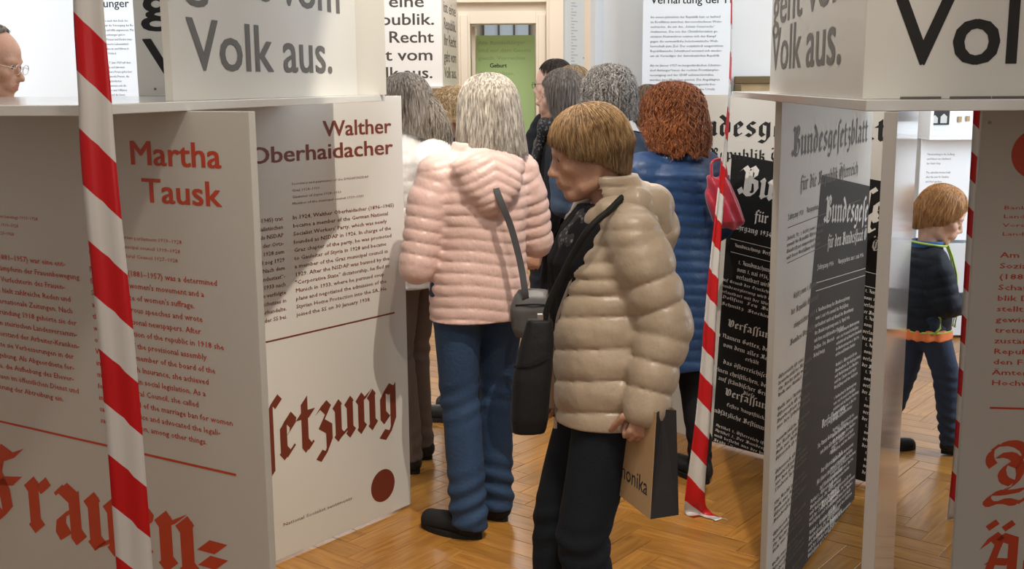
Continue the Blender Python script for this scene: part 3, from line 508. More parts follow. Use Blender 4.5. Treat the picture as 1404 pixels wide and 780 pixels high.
# right part of that sheet, seen between the gazette panel and the white fin
KT('et', 1183, 318, .088, None, hw=1.5); KT('Ö', 1194, 343, .034)
for k in range(7): KT(BT2[:4], 1186, 400 + k * 37, .0105, .34, sp=.028)

# --- right: white fin under the near corner and the red portrait panel
dN = Vector((.37, .929)).normalized(); pN = Vector((.648, 1.90))
FIN = mat('glossy_white_board', (.62, .60, .57), rough=.2, coat=.8)
nN = Vector((dN.y, -dN.x))
PN = Panel('display_panel', 'narrow glossy white panel standing edge-on below the near corner of the right table top', pN + nN * .0, dN, .95, .012, FT, FIN, group='portrait panels', t=.022)
dR = Vector((.992, -.125)); pR = dep(1347, 152, 2.78).xy
PR = Panel('display_panel', 'beige-lit panel at the right edge with a red dot and red text', pR, dR, 1.12, .012, FT, BOARD, group='portrait panels')
c = PR.uv(1423, 211); PR.disc(c, .062, REDP)
a = PR.uv(1357, 162); MB().tube([(PR.uv(1357, 168)[0], -.002, PR.uv(1357, 168)[1]), (PR.uv(1357, 168)[0], .003, PR.uv(1357, 168)[1])], .004, 10).build('screw', SCREW, PR.o)
a = PR.uv(1376, 287); lettering(PR.o, ['Bankdirektor', 'Landesrat', 'Vorsitzender', 'Landesleiter'], a[0], a[1], .0095, .0218, width=.145, m=REDP)
a = PR.uv(1371, 353); lettering(PR.o, ['Am 12. Februar', 'Sozialdemokraten', '(1881–1934) am', 'Schauspielhaus', 'blik Deutsch und', 'stellte eine', 'gewichtige Ver-', 'tretung im Land', 'zuständig war', 'Republik. Nach', 'den Februartagen', 'Ämter enthoben', 'Hochverrats'], a[0], a[1], .0145, .0274, bold=.014, width=.235, m=REDP)
a = PR.uv(1357, 559); PR.rule(a, (a[0] + .8, a[1]), .0055, REDP)
# ornate capital and the word below, drawn with a broad nib
def ornate(px, py, xh, strokes, hw):
    a = PR.uv(px, py); V = []; Fc = []; nib_strokes(strokes, 0, 0, xh / 10, hw, V, Fc, True); A = np.array(V)
    dy = np.repeat(np.arange(len(A) // 4) % 6 * 1e-5, 4); return mesh('blackletter_title', np.stack([a[0] + A[:, 0], -.0007 - dy, a[1] + A[:, 1]], 1), Fc, REDP, PR.o)
ornate(1345, 694, .105, [[(2.2, 10.5), (1.2, 12.0), (1.4, 14.2), (3.6, 16.2), (7, 16.6), (9.6, 15.0), (9.4, 12.6), (7.2, 11.6)], [(3.4, 13.2), (6.0, 13.6), (8.2, 12.0), (8.8, 8.6), (7.4, 5.6), (4.4, 3.8)], [(8.6, 10.8), (6.0, 11.8), (4.2, 9.4), (4.8, 7.0), (7.0, 6.2)], [(9.8, 4.8), (6.0, 3.8), (2.6, 3.6), (1.0, 1.6), (2.2, .4), (5.2, 1.8), (8.4, 1.0), (10.6, 2.8)]], 1.25)
blackletter(PR.o, ['Ächtung'], PR.uv(1340, 790)[0], PR.uv(1340, 800)[1], .10, .2, REDP, hw=1.6)

# ------------------------------------------------------------------ red and white tapes
TAPE = bpy.data.materials.new('red_white_tape'); TAPE.use_nodes = True; nt = TAPE.node_tree; bs = nt.nodes['Principled BSDF']; L = nt.links.new
uvn = nt.nodes.new('ShaderNodeUVMap'); sx_ = nt.nodes.new('ShaderNodeSeparateXYZ'); L(uvn.outputs[0], sx_.inputs[0])
m1 = nt.nodes.new('ShaderNodeMath'); m1.operation = 'ADD'; L(sx_.outputs[0], m1.inputs[0]); L(sx_.outputs[1], m1.inputs[1]); m2 = nt.nodes.new('ShaderNodeMath'); m2.operation = 'FRACT'; L(m1.outputs[0], m2.inputs[0]); m3 = nt.nodes.new('ShaderNodeMath'); m3.operation = 'GREATER_THAN'; m3.inputs[1].default_value = .5; L(m2.outputs[0], m3.inputs[0])
mx = nt.nodes.new('ShaderNodeMix'); mx.data_type = 'RGBA'; mx.inputs['A'].default_value = (.62, .012, .016, 1); mx.inputs['B'].default_value = (.72, .70, .68, 1); L(m3.outputs[0], mx.inputs['Factor']); L(mx.outputs['Result'], bs.inputs['Base Color']); bs.inputs['Roughness'].default_value = .32
tr = nt.nodes.new('ShaderNodeBsdfTranslucent'); L(mx.outputs['Result'], tr.inputs[0]); ms = nt.nodes.new('ShaderNodeMixShader'); ms.inputs[0].default_value = .22; L(bs.outputs[0], ms.inputs[1]); L(tr.outputs[0], ms.inputs[2]); L(ms.outputs[0], nt.nodes['Material Output'].inputs[0])
def tape(label, pts, widths, angles, period, phase, skew=1, fold=.0):
    """ribbon through pts (top to bottom); angle = heading of its width direction in degrees"""
    C = curve_pts(pts, 10); n = len(C); u = np.linspace(0, 1, n); wd = np.interp(u, np.linspace(0, 1, len(widths)), widths); an = np.radians(np.interp(u, np.linspace(0, 1, len(angles)), angles)); V = []; Fc = []; UV = []; L = 0; m = 7
    for i in range(n):
        if i: L += np.linalg.norm(C[i] - C[i - 1])
        a = V3(math.cos(an[i]), math.sin(an[i]), 0); nn = V3(-a[1], a[0], 0)
        for k in range(m):
            t = k / (m - 1) - .5; V.append(C[i] + a * t * wd[i] + nn * fold * (math.sin(t * 9 + i * .05) + .5 * math.cos(t * 17)) * wd[i]); UV.append((-skew * (t + .5) * wd[i] / period, L / period + phase))
    for i in range(n - 1):
        for k in range(m - 1): Fc.append((i * m + k, (i + 1) * m + k, (i + 1) * m + k + 1, i * m + k + 1))
    V = np.array(V); o = C[-1]; root = empty('barrier_tape', tuple(o)); t = mesh('tape_strip', V - o, Fc, TAPE, root, True); ul = t.data.uv_layers.new(name='UVMap'); li = np.zeros(len(t.data.loops), dtype=np.int32); t.data.loops.foreach_get('vertex_index', li); ul.data.foreach_set('uv', np.array(UV, dtype=np.float32)[li].ravel())
    sm = t.modifiers.new('solidify', 'SOLIDIFY'); sm.thickness = .0004
    return tag(root, label, 'barrier tape', 'red and white tapes')
Y1 = 1.90
tape('red and white striped tape in front of the red portrait panel, on the left', [tuple(dep(121, -150, Y1)), tuple(dep(121, 0, Y1)), tuple(dep(130, 130, Y1)), tuple(dep(137, 240, Y1)), tuple(dep(163, 500, Y1)), tuple(dep(185, 780, Y1)), tuple(dep(196, 960, Y1)), tuple(gnd(200, 1080, .002))], [.050, .051, .055, .060, .062, .064, .064, .064], [0, 0, 4, 0, 0, 0, 0, 0], .190, .0, 1, .04)
g = gnd(960, 703, .002); ks = [dep(1004, -140, 4.12), dep(1003, 0, 4.12), dep(1000, 126, 4.12), dep(990, 240, 4.10), dep(977, 390, 4.06), dep(965, 560, 4.03), dep(953, 675, 4.0)]
tape('red and white striped tape in the middle, twisted, its end splayed on the parquet', [tuple(p) for p in ks] + [(g.x - .01, g.y - .01, .010), (g.x + .03, g.y - .06, .004)], [.022, .020, .024, .038, .052, .062, .075, .095, .125], [78, 76, 68, 45, 25, 10, 0, -8, -20], .195, .3, 1, .10)
g = gnd(1309, 712, .002); ks = [dep(1349, 60, 3.99), dep(1346, 160, 3.99), dep(1336, 330, 3.98), dep(1327, 480, 3.97), dep(1319, 610, 3.96)]
tape('red and white striped tape behind the right edge panel, near the child', [tuple(p) for p in ks] + [tuple(g)], [.06] * 6, [0, 0, 0, 0, 0, 0], .195, .1, 1, .04)

# ------------------------------------------------------------------ texts and displays in the background
SHEET = mat('white_text_sheet', (.80, .82, .84), rough=.6)
def wallsheet(label, px0, px1, pyb, Y, zt, head, lines, tx, hy, ty, spx, m=INK):
    p0 = dep(px0, pyb, Y); p1 = dep(px1, pyb, Y); p = Panel('text_panel', label, (p0.x, Y), Vector((1, 0)), p1.x - p0.x, p0.z, zt, SHEET, t=.012, group='white text panels'); s = Y / F_PX
    if head: a = p.uv(tx, hy); lettering(p.o, [head], a[0], a[1], .011 * Y / 1.54 * 1.0, bold=.012, m=m)
    a = p.uv(tx, ty); lettering(p.o, lines, a[0], a[1], spx * s * .5, spx * s, m=m, width=(p1.x - p0.x) * .82); return p
T1 = ['Im ersten Jahrzehnt der Republik kam es laufend', 'zu Konflikten zwischen den verschiedenen Wehr-', 'verbänden, die um den „Schutz Österreichs“', 'rivalisierten. Die von den Christlichsozialen ge-', 'stützten Heimwehren setzten sich den Kampf', 'gegen die vermeintliche bolschewistische Welt-', 'herrschaft zum Ziel. Der sozialistisch ausgerichtete', 'Republikanische Schutzbund verstand sich wieder-', 'um als Verteidiger der demokratischen Republik.', '', 'Als im Jänner 1927 im burgenländischen Schatten-', 'dorf Anhänger*innen der rechten Frontkämpfer-', 'vereinigung und der SDAP aufeinandertrafen,', 'wurden zwei Menschen getötet. Die Angeklagten', 'wurden von einem Geschworenengericht frei-', 'gesprochen. Nach Bekanntwerden des Urteils', 'kam es in ganz Österreich zu Demon-', 'strationen und Unruhen.']
wallsheet('white text panel headed Verhärtung der Fronten on the bright wall', 880, 1001, 142, 6.90, 2.25, 'Verhärtung der Fronten', T1, 892, 5, 25, 6.35)
T2 = ['Zehn Jahre nach dem Ende des', 'Krieges war die Versorgung der Be-', 'völkerung auf Hilfe angewiesen. Mas-', 'senhafte Lieferungen gehör-', 'ten dazu. Frauen und Kinder mus-', 'sten erschwerte Lebensmittel-', 'preise zahlen an und führen in', 'das weite Umland.', '', 'Als sie am 7. Juni 1920 auf dem', 'Haupt-Platz und Jakomini', 'um die höhere Preise gefordert', 'hatten. Wütende Frauen, die', 'aushalten, plünderten', 'den Tag weiteten sich die', 'auf Soldaten und Offiziere', 'Schwester auf die Innen']
wallsheet('white text panel on the bluish wall, between the left tape and the upper panels', 126, 191, 141, 6.90, 2.25, 'Hunger und', T2, 130, 10, 30, 6.1)
# narrow leaning strip with vertical letters beside the opening
dV = Vector((.75, .66)).normalized(); pV = dep(775, 100, 6.84).xy
PV = Panel('upright_banner', 'narrow upright banner with a column of black capital letters next to the doorway', pV, dV, .16, .02, 2.6, BOARD, cat='banner')
for k, ch in enumerate('URISV'): a = PV.uv(799, 10 + 24 * k); lettering(PV.o, [ch], a[0], a[1], .068, bold=.012, m=INK)
nz_ = mat('grey_fine_print', (.38, .37, .36), rough=.6)
for k in range(26): a = PV.uv(783, 4 + 4.2 * k); PV.rule(a, (a[0] + .035 + .02 * math.sin(k * 2.3), a[1]), .006, nz_, 'fine_print')
# framed picture on the bright wall
b0 = dep(1006, 140, 7.0); b1 = dep(1100, 104, 7.0); fr = empty('framed_picture', (b0.x, 7.02, b0.z - .25)); tag(fr, 'gilt framed picture low on the bright wall left of the right upper panels', 'picture')
w_, h_ = b1.x - b0.x, b1.z - b0.z + .25; f = MB(); t_ = .045
f.box(0, w_, -.03, 0, h_ - t_, h_); f.box(0, w_, -.03, 0, 0, t_); f.box(0, t_, -.03, 0, t_, h_ - t_); f.box(w_ - t_, w_, -.03, 0, t_, h_ - t_); f.build('frame', mat('dark_gilt', (.16, .11, .05), rough=.4, metallic=.3), fr, bevel=.005)
mesh('painting', [(t_, -.01, t_), (w_ - t_, -.01, t_), (w_ - t_, -.01, h_ - t_), (t_, -.01, h_ - t_)], [(0, 1, 2, 3)], mat('painted_canvas', (.42, .30, .15), rough=.6, var=.5, bscale=9), fr)
# wall case with two small prints at the right
c0 = dep(1274, 192, 6.85); c1 = dep(1400, 100, 6.85); cs = empty('wall_case', (c0.x, 6.85, c0.z)); tag(cs, 'white shallow wall case with small dark prints above the child', 'display case'); w_, h_ = 1.3, .62; WH = mat('white_lacquer', (.80, .80, .80), rough=.4)
MB().box(0, w_, 0, .20, 0, .02).box(0, .02, 0, .20, .02, h_).box(w_ - .02, w_, 0, .20, .02, h_).box(0, w_, 0, .20, h_ - .02, h_).build('case_frame', WH, cs, bevel=.002); MB().box(.02, w_ - .02, .18, .20, .02, h_ - .02).build('case_back', WH, cs)
PH = mat('dark_print', (.035, .032, .030), rough=.5); LG = mat('light_print', (.55, .54, .50), rough=.6); OC = mat('ochre_card', (.42, .28, .14), rough=.7)
def pic(x, z, w, h, m, nm='print'): return MB().box(x, x + w, .168, .179, z, z + h).build(nm, m, cs)
o = pic(.055, .085, .125, .085, PH); 
for q, (hx, hw_, hh) in enumerate(((.070, .038, .032), (.125, .040, .040))): mesh('house_drawing', [(hx, .1675, .095), (hx + hw_, .1675, .095), (hx + hw_, .1675, .095 + hh), (hx + hw_ / 2, .1675, .095 + hh + .018), (hx, .1675, .095 + hh)], [(0, 1, 2, 3, 4)], LG, o)
pic(.110, .20, .08, .05, PH); pic(.235, .10, .022, .035, OC, 'card'); pic(.285, .105, .022, .032, OC, 'card'); pic(.235, .205, .07, .012, PH); pic(.36, .10, .16, .10, PH)
# panel under the case and narrow text panel
pw = Panel('text_panel', 'tall white text panel on the far right wall below the case, behind the child', dep(1252, 400, 6.98).xy, Vector((1, 0)), .38, .62, 1.30, SHEET, t=.012, group='white text panels')
a = pw.uv(1271, 213); lettering(pw.o, ['Übersiedelung in die Siedlung', 'und Häuser am Stadtrand', 'der Stadt Graz', '', 'The suburban homes built', 'after the war for families', 'and their gardens', '', 'Leihgabe Museum'], a[0], a[1], .014, .028, m=GREYP, width=.17)
b = MB(); b.box(2.0, 4.2, 6.93, 7.05, .02, .60); b.build('wall_plinth', mat('pale_grey_plinth', (.62, .64, .67), rough=.6)); tag(bpy.data.objects['wall_plinth'], 'pale grey plinth along the foot of the far right wall behind the child', 'plinth')

# green poster in the doorway and the third group of boards
gp = dep(652, 225, 14.1); g1 = dep(733, 48, 14.1); GRN = mat('green_poster', (.50, .74, .36), rough=.6)
po = empty('green_poster', (gp.x, 14.1, 0)); tag(po, 'green text poster standing in the doorway', 'poster'); wG = g1.x - gp.x
mesh('poster_sheet', [(0, 0, .3), (wG, 0, .3), (wG, 0, g1.z), (0, 0, g1.z), (0, .02, .3), (wG, .02, .3), (wG, .02, g1.z), (0, .02, g1.z)], [(0, 1, 2, 3), (7, 6, 5, 4), (1, 5, 6, 2), (0, 3, 7, 4), (3, 2, 6, 7), (0, 4, 5, 1)], GRN, po)
FG = mat('faded_green_print', (.38, .60, .27), rough=.6)
gl = ['Alle Bundesbürger', 'sind vor dem Gesetz', 'gleich. Vorrechte', 'Geburt, des', 'Geschlechtes,', 'Stand es, der', 'Klasse und des', 'Bekenntnisses', 'sind ausge-', 'schlossen.']
for k, t in enumerate(gl):
    z = g1.z - .11 - k * .0925; dark = {'Geburt, des': 'Geburt', 'Stand es, der': 'Stand'}.get(t)
    lettering(po, [t],   .05 if not dark else .30, z, .045, bold=.01, m=FG, y=-.002, width=(len(t) * .034) if not dark else None) if not dark else lettering(po, [dark], .19, z, .052, bold=.014, m=INK, y=-.003)
po2 = empty('green_poster', (gp.x - .12, 14.35, 0)); tag(po2, 'second, lower green poster half hidden behind the door frame', 'poster'); MB().box(-.10, .10, 0, .02, .3, dep(645, 80, 14.35).z).build('poster_sheet', GRN, po2)
p0 = dep(535, 118, 11.8); p1 = dep(607, 118, 11.8); p2 = dep(628, 116, 13.0)
PX = Panel('upper_panel', 'far upper white panel facing the camera, above the woman with blond curls', (p0.x - .35, 11.8), Vector((1, 0)), p1.x - p0.x + .35, 1.585, 2.9, SHEET, group='far panels')
for k, t in enumerate(reversed(['ist eine', 'Republik.', 'Ihr Recht', 'geht vom', 'Volk aus.'])): a = PX.uv(588, 107 - 24.4 * k); lettering(PX.o, [t], a[0] - {'Volk aus.': .72, 'geht vom': .78, 'Ihr Recht': .74, 'Republik.': .76, 'ist eine': .72}[t] + .04, a[1], .121, bold=.016, m=DK, width={'Volk aus.': .72, 'geht vom': .78, 'Ihr Recht': .74, 'Republik.': .76, 'ist eine': .62}[t])
d2 = (Vector((p2.x, 13.0)) - Vector((p1.x + .005, 11.82))); PY = Panel('upper_panel', 'far upper white panel turned sideways beside the doorway', (p1.x + .005, 11.82), d2, d2.length, 1.585, 2.9, BOARD, group='far panels')
for k, t in enumerate(reversed(['ist eine', 'Republik.', 'Ihr Recht', 'geht vom', 'Volk aus.'])): lettering(PY.o, [t], .10, PY.uv(615, 107 - 22 * k)[1], .121, bold=.016, m=DK, width=.95)
slab3 = mesh('table_top', [(p0.x - .5, 11.75, 1.565), (p1.x + .04, 11.75, 1.565), (p2.x + .03, 13.05, 1.565), (p0.x - .5, 13.05, 1.565), (p0.x - .5, 11.75, 1.584), (p1.x + .04, 11.75, 1.584), (p2.x + .03, 13.05, 1.584), (p0.x - .5, 13.05, 1.584)], [(3, 2, 1, 0), (4, 5, 6, 7), (0, 1, 5, 4), (1, 2, 6, 5), (2, 3, 7, 6), (3, 0, 4, 7)], SLAB); tag(slab3, 'far white table top in the back room', 'table top', 'white table tops')
p3 = dep(592, 118, 11.9); PZ = Panel('display_panel', 'far white panel with a red dot and red text in the back room', (p3.x, 11.95), Vector((1, 0)), .58, .012, 1.5645, SHEET, group='far panels'); PZ.disc((.06, 1.40), .055, REDP)
lettering(PZ.o, ['Hanns', 'Emmerich'], .16, 1.46, .05, .085, bold=.01, m=REDP); lettering(PZ.o, ['Am 12. Februar 1934', 'war er an der Spitze', 'der Arbeiter in Graz', 'und wurde verhaftet', 'sowie verurteilt.'], .05, 1.15, .016, .032, m=REDP, width=.40); PZ.rule((.05, .86), (.5, .86), .007, REDP); blackletter(PZ.o, ['Haft'], .06, .66, .09, .1, REDP, hw=1.4)

# ------------------------------------------------------------------ sculpting: smooth distance fields turned into one surface
class Field:
    def __init__(s, lo, hi, h):
        s.h = h; s.lo = np.array(lo, float) - 2 * h; n = np.ceil((np.array(hi) - s.lo) / h).astype(int) + 3
        s.ax = [(s.lo[i] + h * np.arange(n[i])).astype(np.float32) for i in range(3)]; s.V = np.full(n, .2, np.float32)
    def _sub(s, lo, hi, mg):
        sl = []
        for i in range(3):
            a = max(0, int((lo[i] - mg - s.lo[i]) / s.h)); b = min(s.V.shape[i], int((hi[i] + mg - s.lo[i]) / s.h) + 2)
            if b <= a: return None
            sl.append(slice(a, b))
        X, Y, Z = np.meshgrid(*[s.ax[i][sl[i]] for i in range(3)], indexing='ij', sparse=True)
        return tuple(sl), X, Y, Z
    def _mix(s, sl, d, k, sub=False):
        v = s.V[sl]
        if sub:
            d = -d
            if k > 0: h = np.maximum(k - np.abs(v - d), 0) / k; s.V[sl] = np.maximum(v, d) + h * h * k * .25
            else: s.V[sl] = np.maximum(v, d)
        else:
            if k > 0: h = np.maximum(k - np.abs(v - d), 0) / k; s.V[sl] = np.minimum(v, d) - h * h * k * .25
            else: s.V[sl] = np.minimum(v, d)
    def ell(s, c, r, k=.02, rot=None, sub=False, fn=None):
        R = max(r); q = s._sub([c[i] - R for i in range(3)], [c[i] + R for i in range(3)], .03 + k)
        if q is None: return s
        sl, X, Y, Z = q; P = [X - c[0], Y - c[1], Z - c[2]]
        if rot is not None:
            M = rot.transposed(); P = [M[i][0] * P[0] + M[i][1] * P[1] + M[i][2] * P[2] for i in range(3)]
        a = np.sqrt((P[0] / r[0]) ** 2 + (P[1] / r[1]) ** 2 + (P[2] / r[2]) ** 2); b = np.sqrt((P[0] / r[0] ** 2) ** 2 + (P[1] / r[1] ** 2) ** 2 + (P[2] / r[2] ** 2) ** 2)
        d = a * (a - 1) / np.maximum(b, 1e-6)
        if fn is not None: d = d + fn(X, Y, Z)
        s._mix(sl, d, k, sub); return s
    def chain(s, pts, rs, k=.02, quilt=None, flat=None, sub=False, fn=None):
        """tapered limb through points; quilt=(spacing, amplitude, phase) puffs it along its length; flat=(axis vector, factor)"""
        pts = [np.array(p, float) for p in pts]; lo = np.min(pts, 0) - max(rs); hi = np.max(pts, 0) + max(rs)
        q = s._sub(lo, hi, .03 + k)
        if q is None: return s
        sl, X, Y, Z = q; best = None; L = 0; qq = None
        for (a, b, ra, rb) in zip(pts[:-1], pts[1:], rs[:-1], rs[1:]):
            ab = b - a; l = float(np.linalg.norm(ab)); u = ab / l
            px, py, pz = X - a[0], Y - a[1], Z - a[2]; tt = px * u[0] + py * u[1] + pz * u[2]; t = np.clip(tt, 0, l)
            wx, wy, wz = px - t * u[0], py - t * u[1], pz - t * u[2]
            if flat is not None:
                f, fac = flat; dd = wx * f[0] + wy * f[1] + wz * f[2]; e = dd * (fac - 1); wx, wy, wz = wx + e * f[0], wy + e * f[1], wz + e * f[2]
            r = ra + (rb - ra) * t / l
            if quilt: 
                ph = (L + t) / quilt[0] + quilt[2]; r = r + quilt[1] * (2 * np.abs(np.sin(PI * ph)) ** .40 - 1.4)
            d = np.sqrt(wx * wx + wy * wy + wz * wz) - r
            best = d if best is None else np.minimum(best, d); L += l
        if fn is not None: best = best + fn(X, Y, Z)
        s._mix(sl, best, k, sub); return s
    def column(s, keys, k=.02, quilt=None, expo=2.3, sub=False, fn=None):
        """upright body of elliptical sections: keys (z, cx, cy, rx, ry) from the bottom up"""
        K = np.array(keys, float); lo = [(K[:, 1] - K[:, 3]).min(), (K[:, 2] - K[:, 4]).min(), K[0, 0]]; hi = [(K[:, 1] + K[:, 3]).max(), (K[:, 2] + K[:, 4]).max(), K[-1, 0]]
        q = s._sub(lo, hi, .03 + k)
        if q is None: return s
        sl, X, Y, Z = q; z = Z[0, 0]; I = [np.interp(z, K[:, 0], K[:, j])[None, None, :] for j in range(1, 5)]
        amp = 0
        if quilt:
            ph = Z / quilt[0] + quilt[2] + (quilt[3](X, Y, Z) if len(quilt) > 3 else 0); amp = quilt[1] * (2 * np.abs(np.sin(PI * ph)) ** .40 - 1.4)
        x, y = np.abs(X - I[0]) / I[2], np.abs(Y - I[1]) / I[3]
        rr = (x ** expo + y ** expo) ** (1 / expo); m = np.minimum(I[2], I[3]) * .6 + .4 * np.maximum(I[2], I[3])
        d = (rr - 1) * m - amp
        d = np.maximum(d, np.maximum(K[0, 0] - Z, Z - K[-1, 0]))
        if fn is not None: d = d + fn(X, Y, Z)
        s._mix(sl, d, k, sub); return s
    def plane_cut(s, p, n, lo, hi, k=.004):      # remove the half space beyond p along n, inside a box
        q = s._sub(lo, hi, 0)
        if q is None: return s
        sl, X, Y, Z = q; d = (X - p[0]) * n[0] + (Y - p[1]) * n[1] + (Z - p[2]) * n[2]
        s.V[sl] = np.maximum(s.V[sl], d); return s
    def noise(s, amp, freq, seed=0):
        r = np.random.RandomState(seed); X, Y, Z = np.meshgrid(*s.ax, indexing='ij', sparse=True)
        for i in range(5):
            k = r.normal(size=3); k *= freq * (.6 + .35 * i) / np.linalg.norm(k); s.V += amp / (1 + .4 * i) * np.sin(k[0] * X + k[1] * Y + k[2] * Z + r.rand() * 6.28).astype(np.float32)
        return s
    def surface(s):
        V = s.V; S = V < 0; n = np.array(V.shape) - 1
        acc = np.zeros((*n, 3), np.float32); cnt = np.zeros(n, np.float32)
        cs = [(i, j, k) for i in (0, 1) for j in (0, 1) for k in (0, 1)]
        def at(A, c): return A[c[0]:c[0] + n[0], c[1]:c[1] + n[1], c[2]:c[2] + n[2]]
        act = np.zeros(n, bool); s0 = at(S, (0, 0, 0))
        for c in cs[1:]: act |= at(S, c) != s0
        I = np.argwhere(act); ii, jj, kk = I.T; P = np.zeros((len(I), 3)); C = np.zeros(len(I))
        for c in cs:
            for a in range(3):
                if c[a]: continue
                e = list(c); e[a] = 1
                v0 = V[ii + c[0], jj + c[1], kk + c[2]]; v1 = V[ii + e[0], jj + e[1], kk + e[2]]; mk = (v0 < 0) != (v1 < 0)
                t = np.where(mk, v0 / np.where(v0 == v1, 1, v0 - v1), 0)
                q = np.tile(np.array(c, float), (len(I), 1)); q[:, a] = t; P += q * mk[:, None]; C += mk
        P = (P / C[:, None] + I) * s.h + s.lo
        idx = np.full(n, -1, np.int64); idx[ii, jj, kk] = np.arange(len(I)); Fs = []
        for a in range(3):
            b, c = (a + 1) % 3, (a + 2) % 3
            A0 = [slice(0, -1)] * 3; A1 = [slice(0, -1)] * 3; A1[a] = slice(1, None)
            for q in (b, c): A0[q] = slice(1, -1); A1[q] = slice(1, -1)
            s_0 = S[tuple(A0)]; s_1 = S[tuple(A1)]; E = np.argwhere(s_0 != s_1); 
            if not len(E): continue
            E = E.copy(); E[:, b] += 1; E[:, c] += 1; flip = S[E[:, 0], E[:, 1], E[:, 2]]
            def g(db, dc): q = E.copy(); q[:, b] -= db; q[:, c] -= dc; return idx[q[:, 0], q[:, 1], q[:, 2]]
            Q = np.stack([g(1, 1), g(0, 1), g(0, 0), g(1, 0)], 1); Q[~flip] = Q[~flip][:, ::-1]; Fs.append(Q)
        Fa = np.concatenate(Fs); return P, Fa[(Fa >= 0).all(1)]
    def build(s, name, m, parent, mats=None, pick=None, smooth_it=0):
        P, Fc = s.surface(); mi = None
        if pick is not None: mi = pick(P[Fc].mean(1))
        return mesh(name, P, Fc, m, parent, True, mats, mi)
def rotz(a): return Matrix.Rotation(a, 3, 'Z')
def npm(M): return np.array([[M[i][j] for j in range(3)] for i in range(3)])

SKIN = {}
def skin_mat(tone, name):
    m = mat(name, tone, rough=.5, bump=.25, bscale=120, var=.08)
    m.node_tree.nodes['Principled BSDF'].inputs['Subsurface Weight'].default_value = .12
    m.node_tree.nodes['Principled BSDF'].inputs['Subsurface Radius'].default_value = (.6, .25, .15)
    m.node_tree.nodes['Principled BSDF'].inputs['Subsurface Scale'].default_value = .02
    return m

def head_prims(F, c, R, s=1.0, age=0.0, child=False, man=False):
    """c: centre between the ears; R: 3x3 rotation of the head; face looks along +Y"""
    A = npm(R)
    def T(x, y, z): return c + A @ (V3(x, y, z) * s)
    def e(p, r, k=.012, sub=False, rot=None): F.ell(T(*p), [q * s for q in r], k * s, (R @ rot) if rot is not None else R, sub)
    def ch(ps, rs, k=.010, sub=False): F.chain([T(*p) for p in ps], [r * s for r in rs], k * s, sub=sub)
    e((0, -.014, .040), (.074, .094, .084)); e((0, .026, .036), (.064, .066, .064), .02)
    e((0, .030, -.030), (.058, .060, .074), .02)
    j = .006 if man else 0
    ch([(-.050, -.006, -.040), (-.044 - j, .010, -.068), (-.012, .066, -.096)], [.018, .017, .016], .02)
    ch([(.050, -.006, -.040), (.044 + j, .010, -.068), (.012, .066, -.096)], [.018, .017, .016], .02)
    e((0, .072, -.097), (.019, .017, .015), .015)                                   # chin
    if age: e((0, .045, -.098), (.030, .04, .020), .02); ch([(-.04, .04, -.085), (-.045, .01, -.08)], [.014, .014], .02); ch([(.04, .04, -.085), (.045, .01, -.08)], [.014, .014], .02)
    for q in (-1, 1):
        e((q * .040, .060, -.022), (.021, .022, .018), .022)                        # cheek
        e((q * .031, .094, .004), (.015, .012, .010), .012, True)                   # eye socket
        e((q * .031, .074, .005), (.0140, .0125, .0120), .004)                      # eyelid mass
        ch([(q * .012, .086, .020), (q * .036, .084, .024), (q * .050, .070, .018)], [.0075, .0075, .006], .012)   # brow
        e((q * .0095, .094, -.036), (.0085, .014, .0080), .009)                     # nostril wing
        ch([(q * .013, .086, -.040), (q * .027, .076, -.066)], [.006, .006], .014)
        ch([(q * .017, .0835, .007), (q * .024, .0875, .0125), (q * .034, .0875, .0135), (q * .044, .0795, .008)], [.0030, .0034, .0034, .003], .003)
        ch([(q * .017, .0835, .002), (q * .026, .0865, -.0055), (q * .036, .0855, -.0055), (q * .044, .0795, .002)], [.0028, .0030, .0030, .003], .003)
        e((q * .075, -.012, -.002), (.007, .017, .030), .006, rot=Matrix.Rotation(q * -.25, 3, 'Z') @ Matrix.Rotation(-.12, 3, 'X'))   # ear
        e((q * .082, -.010, .004), (.005, .009, .016), .004, True)
    n = .8 if child else 1.0
    ch([(0, .084, .016), (0, .096, -.008), (0, .100 + .012 * n, -.030)], [.0085, .0085, .0105 * n], .009)
    e((0, .086, -.062), (.027, .016, .020), .014)                                    # muzzle
    ch([(-.021, .091, -.0575), (0, .1005, -.0555), (.021, .091, -.0575)], [.004, .0058, .004], .004)
    ch([(-.019, .090, -.0675), (0, .0985, -.0690), (.019, .090, -.0675)], [.004, .0066, .004], .004)
    ch([(-.026, .094, -.0622), (0, .1065, -.0622), (.026, .094, -.0622)], [.0016, .0018, .0016], .002, True)
    return T

